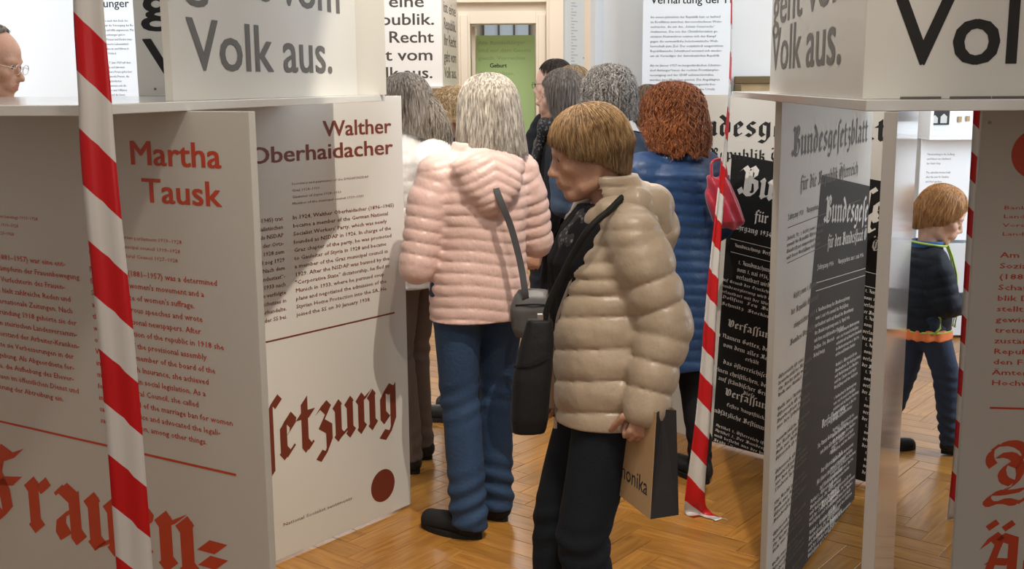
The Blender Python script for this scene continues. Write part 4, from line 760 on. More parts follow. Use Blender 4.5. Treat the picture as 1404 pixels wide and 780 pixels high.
def hand(F, wr, d, n, side, s=1.0, curl=.5, spread=.06, k=.006):
    """wrist point, pointing direction d, palm normal n (the side the fingers close to)"""
    d = V3(*d) / np.linalg.norm(d); n = V3(*n); n = n - d * (n @ d); n /= np.linalg.norm(n); b = np.cross(d, n) * side
    F.chain([wr - d * .02 * s, wr + d * .02 * s], [.027 * s, .027 * s], k * 2, flat=(n, 1.35))
    for i, o in enumerate((-.028, -.010, .010, .027)):
        F.chain([wr + d * .01 * s + b * o * .6 * s, wr + d * (.082 - .004 * abs(i - 1)) * s + b * o * s], [.015 * s, .0115 * s], k * 2)
    L = [.070, .080, .074, .058]
    for i, o in enumerate((.029, .010, -.010, -.028)):
        p = wr + d * (.084 - .004 * abs(i - 1)) * s + b * o * s; a = 0; pts = [p]; l = L[i] * s
        for fr, da in ((.44, .55), (.32, 1.0), (.24, .7)):
            a += curl * da * 1.35; dd = d * math.cos(a) + n * math.sin(a) + b * o * spread * 10; p = p + dd / np.linalg.norm(dd) * l * fr; pts.append(p)
        F.chain(pts, [.0095 * s, .0088 * s, .0080 * s, .0070 * s], k * .6)
    t0 = wr + d * .022 * s + b * .026 * s; t1 = t0 + (d * .6 + b * .6 + n * .35) * .042 * s; t2 = t1 + (d * .85 + b * .1 + n * (.3 + .5 * curl)) * .032 * s; t3 = t2 + (d * .9 + n * (.3 + .6 * curl)) * .024 * s
    F.chain([t0, t1, t2, t3], [.015 * s, .0115 * s, .0100 * s, .0080 * s], k)

# ------------------------------------------------------------------ hair
def hair(parent, name, c, R, s, m, hem, radii=(.088, .108, .112), front=.30, n=500, segs=9, rad=.0016, curl=0.0, flare=None, seed=1, base_noise=0.0, part=0.0, wave=0.0, tuck=.0, cf=55):
    """hair grows from the crown; hem(phi) = length below the crown centre in metres (phi 0 = face, pi = nape)"""
    rs = np.random.RandomState(seed); A = npm(R); c = np.array(c, float)
    a, b, h = [q * s for q in radii]; ctr = V3(part, -.012, .022) * s
    flare = flare or (lambda ph, t: 0)
    def P(ph, v, off=0.0):
        # v in 0..1: over the dome, then down to the hem
        H = hem(ph) * s; arc = PI / 2; dome = .5 * PI * (h + (a + b) / 2) / 2
        down = max(H - 0, -h); tot = dome + max(down, -dome * .999); L = v * tot
        if L < dome:
            th = L / dome * arc; r = math.sin(th) ** .88; z = math.cos(th) * h; t = 0
        else: r = 1; z = -(L - dome); t = (L - dome)
        x, y = math.sin(ph) * (a * r), math.cos(ph) * (b * r)
        t_ = t / s; k = 1 + flare(ph, t_) 
        # below the dome draw in towards the neck
        p = V3(x * k, y * k, z); q = V3(math.sin(ph), math.cos(ph), 0) * r + V3(0, 0, math.cos(min(1, L / dome) * arc))
        q /= max(np.linalg.norm(q), 1e-6); return p + q * off
    nu, nv = 56, 26; V = []
    for i in range(nu):
        ph = 2 * PI * i / nu - PI
        for j in range(nv):
            o = base_noise * (math.sin(ph * 7 + j * .9 + seed) + math.sin(ph * 11 - j * 1.3)) * .5
            V.append(P(ph, j / (nv - 1), o - .003 * s))
    # inner hem ring closes the volume inwards
    for i in range(nu):
        ph = 2 * PI * i / nu - PI; p = P(ph, 1.0); V.append(V3(p[0] * .78, p[1] * .78, p[2] + .012 * s))
    nb = nu * nv; Fc = [(i * nv + j, i * nv + j + 1, ((i + 1) % nu) * nv + j + 1, ((i + 1) % nu) * nv + j) for i in range(nu) for j in range(nv - 1)]
    Fc += [(i * nv + nv - 1, nb + i, nb + (i + 1) % nu, ((i + 1) % nu) * nv + nv - 1) for i in range(nu)]
    V = np.array(V)
    SV, SF = [], []
    for q in range(n):
        ph0 = rs.uniform(-PI, PI); v0 = rs.uniform(0, .45) if rs.rand() < .6 else rs.uniform(0, .8); v1 = min(1.0, v0 + rs.uniform(.35, .9)); v1 = v1 * (1 + max(-.03, rs.normal() * .018)) if v1 >= 1 else v1
        ang = rs.uniform(0, 6.28); off0 = rs.uniform(-.001, .004) * s; dph = rs.normal() * .05; base = len(SV); r0 = rad * s * rs.uniform(.6, 1.3); cr = curl * rs.uniform(.5, 1.3) * s
        f = rs.uniform(.7, 1.3) * cf; sg = 1 if rs.rand() < .5 else -1; prev = None
        for j in range(segs + 1):
            t = j / segs; v = v0 + (v1 - v0) * t; ph = ph0 + dph * t + wave * math.sin(t * 5 + ang) * .022
            p = P(ph, v, off0 + cr * .6)
            if cr:
                L = v * .3; up = V3(0, 0, 1); tn = V3(math.cos(ph), -math.sin(ph), 0); nn = V3(math.sin(ph), math.cos(ph), 0)
                p = p + cr * (tn * math.cos(L * f * 2 + ang) * sg + nn * math.sin(L * f * 2 + ang)) + V3(0, 0, cr * .5 * math.sin(L * f + ang))
            rr = r0 * (1 - .75 * t ** 2) * (.5 + .5 * min(1, t * 5)); e1 = V3(math.cos(ph), -math.sin(ph), 0); e2 = V3(math.sin(ph) * .7, math.cos(ph) * .7, .7)
            for k in range(3):
                aa = 2 * PI * k / 3; SV.append(p + rr * (e1 * math.cos(aa) * 1.6 + e2 * math.sin(aa)))
        for j in range(segs):
            for k in range(3): SF.append((base + j * 3 + k, base + j * 3 + (k + 1) % 3, base + (j + 1) * 3 + (k + 1) % 3, base + (j + 1) * 3 + k))
    allV = np.concatenate([V, np.array(SV)]) + ctr; allF = Fc + [tuple(i + len(V) for i in f) for f in SF]
    W = (A @ allV.T).T + c
    return mesh(name, W, allF, m, parent, True)
def hair_mat(name, c1, c2, rough=.42):
    if name in MATS: return MATS[name]
    m = mat(name, c1, rough=rough, spec=.35); nt = m.node_tree; b = nt.nodes['Principled BSDF']
    tc = nt.nodes.new('ShaderNodeTexCoord'); mp = nt.nodes.new('ShaderNodeMapping'); mp.inputs['Scale'].default_value = (90, 90, 9); nz = nt.nodes.new('ShaderNodeTexNoise'); nz.inputs['Scale'].default_value = 1.6; nz.inputs['Detail'].default_value = 5
    rp = nt.nodes.new('ShaderNodeValToRGB'); rp.color_ramp.elements[0].position = .35; rp.color_ramp.elements[1].position = .66; rp.color_ramp.elements[0].color = (*c1, 1); rp.color_ramp.elements[1].color = (*c2, 1)
    bp = nt.nodes.new('ShaderNodeBump'); bp.inputs['Strength'].default_value = .35; bp.inputs['Distance'].default_value = .002
    L = nt.links.new; L(tc.outputs['Object'], mp.inputs[0]); L(mp.outputs[0], nz.inputs['Vector']); L(nz.outputs['Fac'], rp.inputs[0]); L(rp.outputs[0], b.inputs['Base Color']); L(nz.outputs['Fac'], bp.inputs['Height']); L(bp.outputs[0], b.inputs['Normal'])
    return m

# ------------------------------------------------------------------ people
def person(label, xy, facing, height, skin, head=(0, 0, 0), lean=(0, 0), feet=((-.10, .03, 0), (.10, -.02, 0)), arms=None, coat=None, trousers=None, shoes=None, age=0, man=False, child=False, vox=.008, shy=.0, handcurl=.6, head_off=(0, 0, 0), slim=1.0, group=None, lips=(.50, .235, .185), footrot=(0, 0), knees=None):
    """local frame: +Y is where the chest points, x to the person's right; returns the root and the joints"""
    root = empty('person', (xy[0], xy[1], 0), math.radians(facing)); tag(root, label, 'person', group)
    s = height / 1.65
    hs = s if not child else s * 1.36
    J = {}
    pel = V3(0, 0, .90) * s; che = V3(lean[0] * .6, lean[1] * .6, 1.20) * s; nb = V3(lean[0], lean[1], 1.385 if not child else 1.30) * s
    sx = .168 if not man else .19
    if child: sx = .15
    hd = nb + V3(head_off[0], .022 + head_off[1], .145 + head_off[2]) * hs
    Rh = Matrix.Rotation(math.radians(head[0]), 3, 'Z') @ Matrix.Rotation(math.radians(head[1]), 3, 'X') @ Matrix.Rotation(math.radians(head[2]), 3, 'Y')
    arms = arms or (((-.235, .02, 1.07), (-.225, .10, .84)), ((.235, .02, 1.07), (.225, .10, .84)))
    Sh = [nb + V3(q * sx, -.005, -.045) * s for q in (-1, 1)]; El = [V3(*arms[i][0]) * s for i in (0, 1)]; Wr = [V3(*arms[i][1]) * s for i in (0, 1)]
    Hp = [V3(q * .088, 0, .90) * s for q in (-1, 1)]; An = [V3(feet[i][0], feet[i][1], .085 + feet[i][2]) * s for i in (0, 1)]
    Kn = [(V3(*knees[i]) * s if knees else (Hp[i] + An[i]) / 2 + V3(0, .035, .035) * s) for i in (0, 1)]
    J.update(s=s, hs=hs, pel=pel, che=che, nb=nb, hd=hd, R=Rh, Sh=Sh, El=El, Wr=Wr, Hp=Hp, Kn=Kn, An=An, root=root)
    P = np.array([pel, che, nb, hd] + Sh + El + Wr + Hp + Kn + An); lo = P.min(0) - .16; hi = P.max(0) + .16; lo[2] = 0.0; hi[2] = hd[2] + .16
    F = Field(lo, hi, vox)
    w = slim
    F.column([(.80 * s, 0, 0, .15 * s * w, .105 * s * w), (.92 * s, 0, 0, .160 * s * w, .11 * s * w), (1.05 * s, che[0] * .5, che[1] * .5, .130 * s * w, .095 * s * w), (1.20 * s, che[0], che[1], .145 * s * w, .105 * s * w), (nb[2] - .07 * s, nb[0], nb[1], .14 * s * w, .085 * s * w), (nb[2] - .01 * s, nb[0], nb[1], .075 * s, .06 * s)], .03)
    F.chain([Sh[0] + V3(0, 0, -.012) * s, nb + V3(0, 0, -.02) * s, Sh[1] + V3(0, 0, -.012) * s], [.036 * s, .046 * s, .036 * s], .03)
    F.chain([nb + V3(0, -.005, -.03) * s, hd + npm(Rh) @ V3(0, -.022, -.055) * hs], [.054 * s, .049 * hs], .025)
    for i, q in enumerate((-1, 1)):
        F.chain([Sh[i] + V3(-q * .01, 0, -.02) * s, El[i], Wr[i]], [.038 * s * w, .036 * s * w, .025 * s], .02)
        F.chain([Hp[i], Kn[i], An[i]], [.080 * s * w, .052 * s * w, .036 * s], .03)
        fr = math.radians(footrot[i]); fd = V3(-math.sin(fr), math.cos(fr), 0)
        F.chain([An[i] + V3(0, 0, -.045) * s, An[i] + fd * .13 * s + V3(0, 0, -.055) * s], [.034 * s, .026 * s], .02)
    J['T'] = head_prims(F, hd, Rh, hs, age, child, man)
    for i, q in enumerate((-1, 1)):
        d = Wr[i] - El[i]; nrm = V3(-q * 1.0, .15, 0) if abs(d[2]) > .6 * np.linalg.norm(d) else V3(-q * .6, 0, -.8)
        if arms[i].__len__() > 2: nrm = V3(*arms[i][2])
        if arms[i].__len__() > 3: d = V3(*arms[i][3])
        hand(F, Wr[i], d, nrm, q, s * (.95 if not child else 1.0), handcurl, k=.005)
    lipm = mat('lip_tone_' + str(lips), lips, rough=.45)
    A = npm(Rh)
    def pick(cc):
        L = (cc - hd) @ A / hs; r = ((L[:, 1] > .0925) & (np.abs(L[:, 2] + .0622) < .0105 - np.abs(L[:, 0]) * .22) & (np.abs(L[:, 0]) < .022)); return r.astype(int)
    body = F.build('body', skin, root, mats=[skin, lipm], pick=pick)
    ew = mat('eye_white', (.60, .56, .52), rough=.2, coat=.5); ei = mat('iris_brown', (.07, .045, .03), rough=.2)
    for q in (-1, 1):
        c0 = J['T'](q * .031, .0765, .005); fwd = A @ V3(0, 1, -.25 if head[1] < -8 else 0); fwd /= np.linalg.norm(fwd); b = MB(); r = .0128 * hs; NU, NV = 14, 9; up = V3(0, 0, 1); e1 = np.cross(fwd, up); e1 /= np.linalg.norm(e1); e2 = np.cross(e1, fwd); vv = [c0 + fwd * r]
        for j in range(1, NV): th = PI * j / NV; vv += [c0 + r * (fwd * math.cos(th) + (e1 * math.cos(2 * PI * k / NU) + e2 * math.sin(2 * PI * k / NU)) * math.sin(th)) for k in range(NU)]
        ff = [(0, 1 + k, 1 + (k + 1) % NU) for k in range(NU)] + [(1 + (j - 1) * NU + k, 1 + j * NU + k, 1 + j * NU + (k + 1) % NU, 1 + (j - 1) * NU + (k + 1) % NU) for j in range(1, NV - 1) for k in range(NU)]
        mi = [1] * NU + [1 if j < 2 else 0 for j in range(1, NV - 1) for k in range(NU)]
        mesh('eye', np.array(vv), ff, ew, root, True, [ew, ei], mi)
    return J
def shoes(J, m, sole, rot=(0, 0), h=.07, L=.265, boot=0, vox=.006):
    s = J['s']
    for i in (0, 1):
        a = J['An'][i]; fr = math.radians(rot[i]); fd = V3(-math.sin(fr), math.cos(fr), 0); z0 = a[2] - .085 * s
        heel = V3(a[0], a[1], z0) - fd * .055 * s; toe = heel + fd * L * s; lo = np.minimum(heel, toe) - .08; hi = np.maximum(heel, toe) + .09; hi[2] = z0 + .14 + boot * s
        F = Field(lo, hi, vox); up = V3(0, 0, 1)
        F.chain([heel + fd * .035 * s + up * .045 * s, heel + fd * .12 * s + up * .042 * s, toe - fd * .045 * s + up * .034 * s], [.038 * s, .042 * s, .040 * s], .02)
        F.chain([heel + fd * .05 * s + up * .05 * s, a + up * (.02 * s + boot * s)], [.042 * s, (.044 if boot else .040) * s], .03)
        F.plane_cut((0, 0, z0 + .016), (0, 0, -1), lo, hi)
        F.noise(.0008, 60, i); o = F.build('shoe', m, J['root'])
        side = np.cross(fd, up); b = MB(); poly = []
        for k in range(20):
            t = 2 * PI * k / 20; u = math.cos(t); wv = math.sin(t); lx = (.5 + .5 * u) * L * s; wd = (.040 + .006 * math.sin(PI * (.5 + .5 * u)) + .003) * s
            p = heel + fd * lx + side * wv * wd * (1 if abs(u) < .8 else .95); poly.append(p)
        n = len(poly); v = [p + up * .0 for p in poly] + [p + up * .020 for p in poly]
        mesh('sole', np.array(v), [tuple(reversed(range(n))), tuple(range(n, 2 * n))] + [(k, (k + 1) % n, n + (k + 1) % n, n + k) for k in range(n)], sole, o)
def trousers(J, m, hipw=1.0, rad=(.092, .064, .056), top=.91, hem=.055, wr=.003, vox=.007, folds=True, name='trousers', rad_hip=(.168, .122), breaks=0.0):
    s = J['s']; P = np.array(J['Hp'] + J['Kn'] + J['An']); lo = P.min(0) - .13; hi = P.max(0) + .13; lo[2] = hem * s * .3; hi[2] = (top + .02) * s
    F = Field(lo, hi, vox)
    F.column([(.80 * s, 0, 0, rad_hip[0] * .96 * s, rad_hip[1] * .98 * s), (.86 * s, 0, 0, rad_hip[0] * s, rad_hip[1] * s), (top * s, 0, 0, rad_hip[0] * .92 * s, rad_hip[1] * .92 * s)], .03)
    for i in (0, 1):
        a = J['An'][i]; kn = J['Kn'][i]; end = a + (a - kn) / np.linalg.norm(a - kn) * (.085 - hem) * s * .6
        fn = None
        if folds: fn = lambda X, Y, Z, i=i, kn=kn, a=a: -.0035 * s * np.sin((Z + .35 * X * (1 if i else -1) + .2 * Y) * 95 / s + i) * (np.exp(-((Z - kn[2] + .03) / .07) ** 2) + (.8 + breaks) * np.exp(-((Z - a[2] - .05) / .10) ** 2))
        F.chain([J['Hp'][i], kn, end], [r * s for r in rad], .035, fn=fn)
        F.plane_cut((0, 0, hem * s + (a[2] - .085 * s)), (0, 0, -1), [end[0] - .1, end[1] - .1, 0], [end[0] + .1, end[1] + .1, hem * s + a[2]])
    F.noise(wr, 22, 3); return F.build(name, m, J['root'])
def nylon(name, color, rough=.38, sheen=.10, spec=.5):
    m = mat(name, color, rough=rough, bump=.9, bscale=26, var=.03, sheen=sheen, spec=spec, stretch=(1.3, 1.3, 1.0)); return m
def jacket(J, m, hem, keys, sleeve=(.072, .062, .048), q=(.042, .006), qs=(.045, .005), vox=.007, name='jacket', openf=None, hood=None, collar=None, cuff=.02, slv_end=None, wr=.002, shoulder=.060, expo=2.3, tilt=0.0, extra=None, sag=.0, fine=None):
    """keys: (z, cx, cy, rx, ry) in unscaled metres from hem to shoulder line"""
    s = J['s']; K = [tuple(v * s for v in k) for k in keys]
    P = np.array([[k[1] - k[3], k[2] - k[4], k[0]] for k in K] + [[k[1] + k[3], k[2] + k[4], k[0]] for k in K] + list(J['El']) + list(J['Wr']) + list(J['Sh']) + [J['nb'] + V3(0, 0, .06)])
    if hood: P = np.concatenate([P, [V3(*hood[0]) * s - .15, V3(*hood[0]) * s + .15]])
    lo = P.min(0) - .10 * s; hi = P.max(0) + .10 * s; lo[2] = hem * s - .02; F = Field(lo, hi, vox)
    tl = lambda X, Y, Z: tilt * np.sin(X * 14 / s) + sag * np.cos(X * 9 / s) + (np.maximum(0, Z - fine * s) / (q[0] * s) if fine else 0)
    F.column(K, .03, quilt=(q[0] * s, q[1] * s, .13, tl), expo=expo)
    nb = J['nb']
    for i in (0, 1):
        a, b, c = J['Sh'][i], J['El'][i], J['Wr'][i]; d = (c - b) / np.linalg.norm(c - b); end = c - d * cuff * s
        F.chain([nb + V3(0, 0, -.035) * s, a + V3(0, 0, -.012) * s], [.062 * s, shoulder * .92 * s], .04, fn=lambda X, Y, Z: -q[1] * s * (2 * np.abs(np.sin(PI * (Z / (q[0] * s) + .13 + tl(X, Y, Z)))) ** .40 - 1.4))
        F.chain([a + (nb - a) * .10 + V3(0, 0, -.022) * s, a + (b - a) * .3 + V3(0, 0, -.008) * s, b, end], [r * s for r in (sleeve[0] * .84, sleeve[0], sleeve[1], sleeve[2])], .028, quilt=(qs[0] * s, qs[1] * s, .2))
    if collar:
        z0, z1, r0, r1, cy = collar
        F.column([((z0) * s, nb[0], nb[1] + cy * s, r0 * s, r0 * .92 * s), (z1 * s, nb[0], nb[1] + (cy + .012) * s, r1 * s, r1 * .92 * s)], .02, quilt=(.035 * s, .003 * s, 0))
    if hood:
        for (c, r, rx) in [hood[:3]] + list(hood[3:]):
            F.ell(V3(*c) * s, [v * s for v in r], .03, Matrix.Rotation(rx, 3, 'X'), fn=(lambda X, Y, Z: -.0028 * s * (2 * np.abs(np.sin((Z + .5 * np.abs(X)) * PI / (q[0] * .85 * s))) ** .40 - 1.4)))
    F.noise(wr, 26, 5); F.noise(wr * .35, 80, 6)
    # neck opening and hollow interior under the hem
    F.chain([nb + V3(0, .015, .03) * s, nb + V3(0, .045, .17) * s], [.052 * s, .066 * s], .01, sub=True)
    F.column([(hem * s - .05, 0, K[0][2], K[0][3] - .04 * s, K[0][4] - .04 * s), ((hem + .02) * s, 0, K[0][2], K[0][3] - .05 * s, K[0][4] - .05 * s)], .005, sub=True)
    for i in (0, 1):
        b, c = J['El'][i], J['Wr'][i]; d = (c - b) / np.linalg.norm(c - b); e = c - d * cuff * s
        F.chain([e - d * .01 * s, e + d * .08 * s], [.026 * s, .034 * s], .004, sub=True)
    if extra: extra(F, s)
    F.plane_cut((0, 0, hem * s), (0, 0, -1), [-9, -9, -9], [9, 9, hem * s + .03])
    return F.build(name, m, J['root'])
SK_OLD = skin_mat((.58, .33, .23), 'skin_aged'); SK_FAIR = skin_mat((.66, .40, .30), 'skin_fair'); SK_CHILD = skin_mat((.72, .44, .32), 'skin_child')
BLACK = mat('black_cloth', (.012, .013, .016), rough=.85, bump=.3, bscale=80); DARKPANT = mat('dark_wool_trousers', (.012, .016, .022), rough=.9, bump=.35, bscale=160)
RUB = mat('black_rubber', (.015, .014, .014), rough=.7); LEATH = mat('black_leather', (.018, .017, .017), rough=.42, bump=.3, bscale=70)

# ---- the woman in the beige down coat, in front
J = person('elderly woman in an open beige down coat walking left, paper bag in hand', (.237, 2.85), 99, 1.55, SK_OLD, head=(-4, -15, 0), feet=((-.09, .04, 0), (.09, .13, 0)), knees=((-.088, .075, .48), (.088, .115, .48)),
           arms=(((-.212, -.115, 1.085), (-.238, -.058, .885), (1, .1, 0)), ((.215, -.02, 1.06), (.20, .10, .83))), head_off=(0, .054, -.006), lean=(0, -.03), age=1, vox=.0055, handcurl=1.25)
TR = trousers(J, DARKPANT, rad=(.086, .070, .058), vox=.008, rad_hip=(.155, .100))
shoes(J, LEATH, RUB)
cardi = mat('black_knit', (.010, .010, .012), rough=.95, bump=.6, bscale=90)
s = J['s']; Fd = Field(V3(-.22, -.2, .80), V3(.22, .28, 1.36), .008)
Fd.column([(.86, 0, .01, .12, .10), (1.0, 0, .025, .125, .112), (1.16, 0, .03, .128, .118), (1.245, 0, .01, .11, .10), (1.30, 0, -.01, .08, .075)], .02, fn=lambda X, Y, Z: .003 * np.sin(X * 130)); Fd.noise(.002, 25, 3)
Fd.build('cardigan', cardi, J['root'])
scf = mat('patterned_scarf', (.10, .10, .11), rough=.8, bump=.4, bscale=60)
nt = scf.node_tree; vz = nt.nodes.new('ShaderNodeTexVoronoi'); vz.inputs['Scale'].default_value = 75; rp = nt.nodes.new('ShaderNodeValToRGB'); rp.color_ramp.elements[0].position = .25; rp.color_ramp.elements[0].color = (.17, .16, .155, 1); rp.color_ramp.elements[1].position = .42; rp.color_ramp.elements[1].color = (.02, .02, .025, 1)
tcn = nt.nodes.new('ShaderNodeTexCoord'); nt.links.new(tcn.outputs['Object'], vz.inputs['Vector']); nt.links.new(vz.outputs['Distance'], rp.inputs[0]); nt.links.new(rp.outputs[0], nt.nodes['Principled BSDF'].inputs['Base Color'])
Fs = Field(V3(-.15, -.2, 1.05), V3(.15, .22, 1.42), .007)
nbp = J['nb']; Fs.chain([nbp + V3(-.055, .02, .0), nbp + V3(-.03, .075, -.03), nbp + V3(.03, .075, -.03), nbp + V3(.055, .02, .0)], [.024, .027, .027, .024], .02)
Fs.chain([nbp + V3(-.035, .085, -.03), nbp + V3(-.03, .125, -.09), nbp + V3(-.025, .15, -.17)], [.026, .022, .018], .02, flat=((1, 0, 0), .55)); Fs.noise(.003, 40, 8)
Fs.build('scarf', scf, J['root'])
BEIGE = nylon('beige_down_nylon', (.45, .355, .262), rough=.34)
def openfront(F, s):
    hem = .76 * s; top = 1.44 * s
    X, Y, Z = np.meshgrid(*F.ax, indexing='ij', sparse=True)
    le = np.interp(Z, [.70, .95, 1.05, 1.15, 1.25, 1.31, 1.42], [-.045, -.060, -.085, -.115, -.105, -.07, -.05]).astype(np.float32); ri = np.interp(Z, [.70, .95, 1.15, 1.42], [.06, .07, .08, .05]).astype(np.float32)
    y0 = np.interp(Z, [.7, 1.0, 1.25, 1.35], [.06, .05, .02, .0]).astype(np.float32)
    d = np.maximum(np.maximum(le - X, X - ri), y0 - Y); F.V = np.maximum(F.V, -d)
jk = jacket(J, BEIGE, .795, [(.77, 0, -.005, .185, .150), (.90, 0, 0, .190, .155), (1.08, 0, .0, .188, .162), (1.22, 0, -.015, .178, .155), (1.31, 0, -.035, .155, .120), (1.355, 0, -.04, .11, .09)], sleeve=(.076, .070, .056), q=(.086, .0062), qs=(.074, .0078), vox=.0055,
       hood=((0, -.105, 1.375), (.122, .085, .062), .62, ((0, -.150, 1.30), (.100, .050, .065), .35)), collar=(1.31, 1.462, .088, .078, .006), wr=.0015, extra=openfront, shoulder=.064, cuff=-.005, sag=.25, fine=1.13)
zipm = mat('zip_tape', (.30, .25, .20), rough=.5); zt = mat('zip_metal', (.55, .52, .48), rough=.3, metallic=1)
KJ_ = np.array([(.74, 0, -.005, .185, .150), (.90, 0, 0, .190, .155), (1.08, 0, .0, .188, .162), (1.22, 0, -.015, .178, .155), (1.31, 0, -.035, .155, .120), (1.355, 0, -.04, .11, .09)]) * J['s']; zp = []
for z in np.linspace(.750, 1.26, 14):
    x = float(np.interp(z, [.70, .95, 1.05, 1.15, 1.25, 1.31, 1.42], [-.045, -.060, -.085, -.115, -.105, -.07, -.05])); cy, rx, ry = [np.interp(z, KJ_[:, 0], KJ_[:, c]) for c in (2, 3, 4)]
    zp.append((x + .002, cy + ry * (1 - (abs(x) / rx) ** 2.3) ** (1 / 2.3) - .003, z))
z1 = ribbon('zip', curve_pts(zp, 6), .014, zipm, jk, .006, side=(0, 0, 1), sides=None) if False else MB().tube(curve_pts(zp, 2), .0045, 6).build('zip', zipm, jk, True)
MB().box(zp[0][0] - .004, zp[0][0] + .004, zp[0][1], zp[0][1] + .008, .728, .755).build('zip_pull', zt, z1)
Fh = Field(V3(-.20, -.26, 1.10), V3(.20, .14, 1.46), .0055); ss = J['s']
hp = [(-.062, .075, 1.335), (-.105, .02, 1.375), (-.115, -.06, 1.395), (-.075, -.120, 1.375), (0, -.145, 1.36), (.075, -.120, 1.375), (.115, -.06, 1.395), (.105, .02, 1.375), (.062, .075, 1.335)]
Fh.chain([V3(*p_) * ss for p_ in hp], [r_ * ss for r_ in (.018, .030, .040, .046, .050, .046, .040, .030, .018)], .02, quilt=(.06, .0025, .1), flat=((0, 0, 1), .8))
Fh.chain([V3(-.09, -.09, 1.36) * ss, V3(-.075, -.130, 1.315) * ss, V3(0, -.150, 1.295) * ss, V3(.075, -.130, 1.315) * ss, V3(.09, -.09, 1.36) * ss], [r_ * ss for r_ in (.03, .035, .038, .035, .03)], .03)
Fh.noise(.0028, 34, 7); Fh.noise(.0014, 90, 8); Fh.build('hood', BEIGE, J['root'])
# bob haircut
HB = hair_mat('light_brown_hair', (.16, .085, .035), (.42, .27, .13))
def hem_bob(ph):
    a = abs(ph); return float(np.interp(a, [0, .45, .8, 1.15, 1.5, 1.8, 2.3, PI], [-.026, -.016, .010, .036, .046, .074, .104, .112]))
hair(J['root'], 'hair', J['hd'], J['R'], J['hs'], HB, hem_bob, radii=(.094, .113, .104), n=3200, segs=9, rad=.0009, flare=lambda ph, t: .04 * math.sin(min(1, t / .05) * PI) - max(0, t - .025) * (3.2 if abs(ph) > 1.5 else 1.2), seed=3, base_noise=.0015, wave=1)
eb = MB(); T = J['T']
jb = J
# ---- her bags
def bagstrap(name, pts, w, m, par, side=(0, 0, 1), thick=.003): return ribbon(name, curve_pts(pts, 8), w, m, par, thick, side)
bag = empty('shoulder_bag', (.050, 2.70, .745)); tag(bag, 'black shoulder bag hanging at the front of the beige down coat', 'bag', 'handbags')
Fb = Field(V3(-.12, -.10, -.03), V3(.12, .10, .38), .007)
Fb.column([(0.0, -.012, 0, .044, .040), (.04, -.010, 0, .052, .048), (.14, -.002, 0, .050, .044), (.23, .012, 0, .040, .030), (.285, .02, 0, .030, .018)], .02, expo=3.2); Fb.noise(.003, 24, 2)
Fb.build('bag_body', mat('black_nylon_bag', (.014, .014, .015), rough=.55, bump=.4, bscale=50), bag)
bagstrap('pocket_seam', [(-.046, -.028, .175), (-.015, -.044, .182), (.02, -.042, .192), (.048, -.02, .20)], .006, LEATH, bag)
# strap in world space relative to the bag
def rel(o, p): return V3(p[0] - o.location.x, p[1] - o.location.y, p[2] - o.location.z)
sp = [tuple(dep(*q)) for q in ((746, 440, 2.70), (753, 415, 2.695), (768, 383, 2.685), (785, 350, 2.67), (803, 320, 2.655), (820, 301, 2.66), (834, 290, 2.68), (852, 272, 2.74), (862, 262, 2.82))]
MB().tube(curve_pts([rel(bag, p) for p in sp], 8), .0085, 8).build('strap', mat('strap_webbing', (.012, .012, .012), rough=.6, bump=.4, bscale=200), bag, True)
MB().box(.012, .026, -.008, .008, .272, .300).build('strap_buckle', zt, bag)

# ---- paper bag
KR = mat('kraft_paper', (.50, .33, .17), rough=.75, bump=.15, bscale=120, var=.04); KRD = mat('dark_paper', (.035, .034, .036), rough=.6)
hx = gnd(876, 575, .745); cn = dep(886, 713, 2.56); pb = empty('paper_bag', (cn.x + .012, 2.672, cn.z), math.radians(-70)); tag(pb, 'brown paper carrier bag with dark side held by the beige coated woman', 'bag')
W_, D_, H_ = .20, .078, .265
mb = MB(); t = .0012
P8 = lambda x0, x1, y0, y1, z0, z1: mb.box(x0, x1, y0, y1, z0, z1)
fr_ = mesh('front_face', [(-W_ / 2, -D_ / 2, 0), (W_ / 2, -D_ / 2, 0), (W_ / 2, -D_ / 2 + .012, H_), (-W_ / 2, -D_ / 2 + .012, H_), (-W_ / 2, -D_ / 2 + t, 0), (W_ / 2, -D_ / 2 + t, 0), (W_ / 2, -D_ / 2 + .012 + t, H_), (-W_ / 2, -D_ / 2 + .012 + t, H_)], [(0, 1, 2, 3), (7, 6, 5, 4), (0, 4, 5, 1), (3, 2, 6, 7), (1, 5, 6, 2), (0, 3, 7, 4)], KR, pb)
mesh('back_face', [(-W_ / 2, D_ / 2, 0), (W_ / 2, D_ / 2, 0), (W_ / 2, D_ / 2 - .012, H_), (-W_ / 2, D_ / 2 - .012, H_)], [(0, 3, 2, 1)], KR, pb)
for q in (-1, 1):
    x = q * W_ / 2; fx = q * (W_ / 2 - .016)
    mesh('side_gusset', [(x, -D_ / 2, 0), (x, D_ / 2, 0), (fx, 0, H_ * .55), (x, D_ / 2 - .012, H_), (fx * .96, 0, H_), (x, -D_ / 2 + .012, H_)], [(0, 1, 2), (1, 3, 4, 2), (0, 2, 4, 5)], KRD, pb)
mesh('base', [(-W_ / 2, -D_ / 2, 0), (-W_ / 2, D_ / 2, 0), (W_ / 2, D_ / 2, 0), (W_ / 2, -D_ / 2, 0)], [(0, 1, 2, 3)], KRD, pb)
V_, F_ = font_mesh(['monika'], .060, 0, .0); V_[:, 0] *= 1.0
mesh('lettering', np.stack([-W_ / 2 + .018 + V_[:, 0] * .92, np.full(len(V_), -D_ / 2 - .0006) + (V_[:, 1] + .055) / H_ * .012 - .0004, .052 + V_[:, 1]], 1), F_, KRD, fr_)
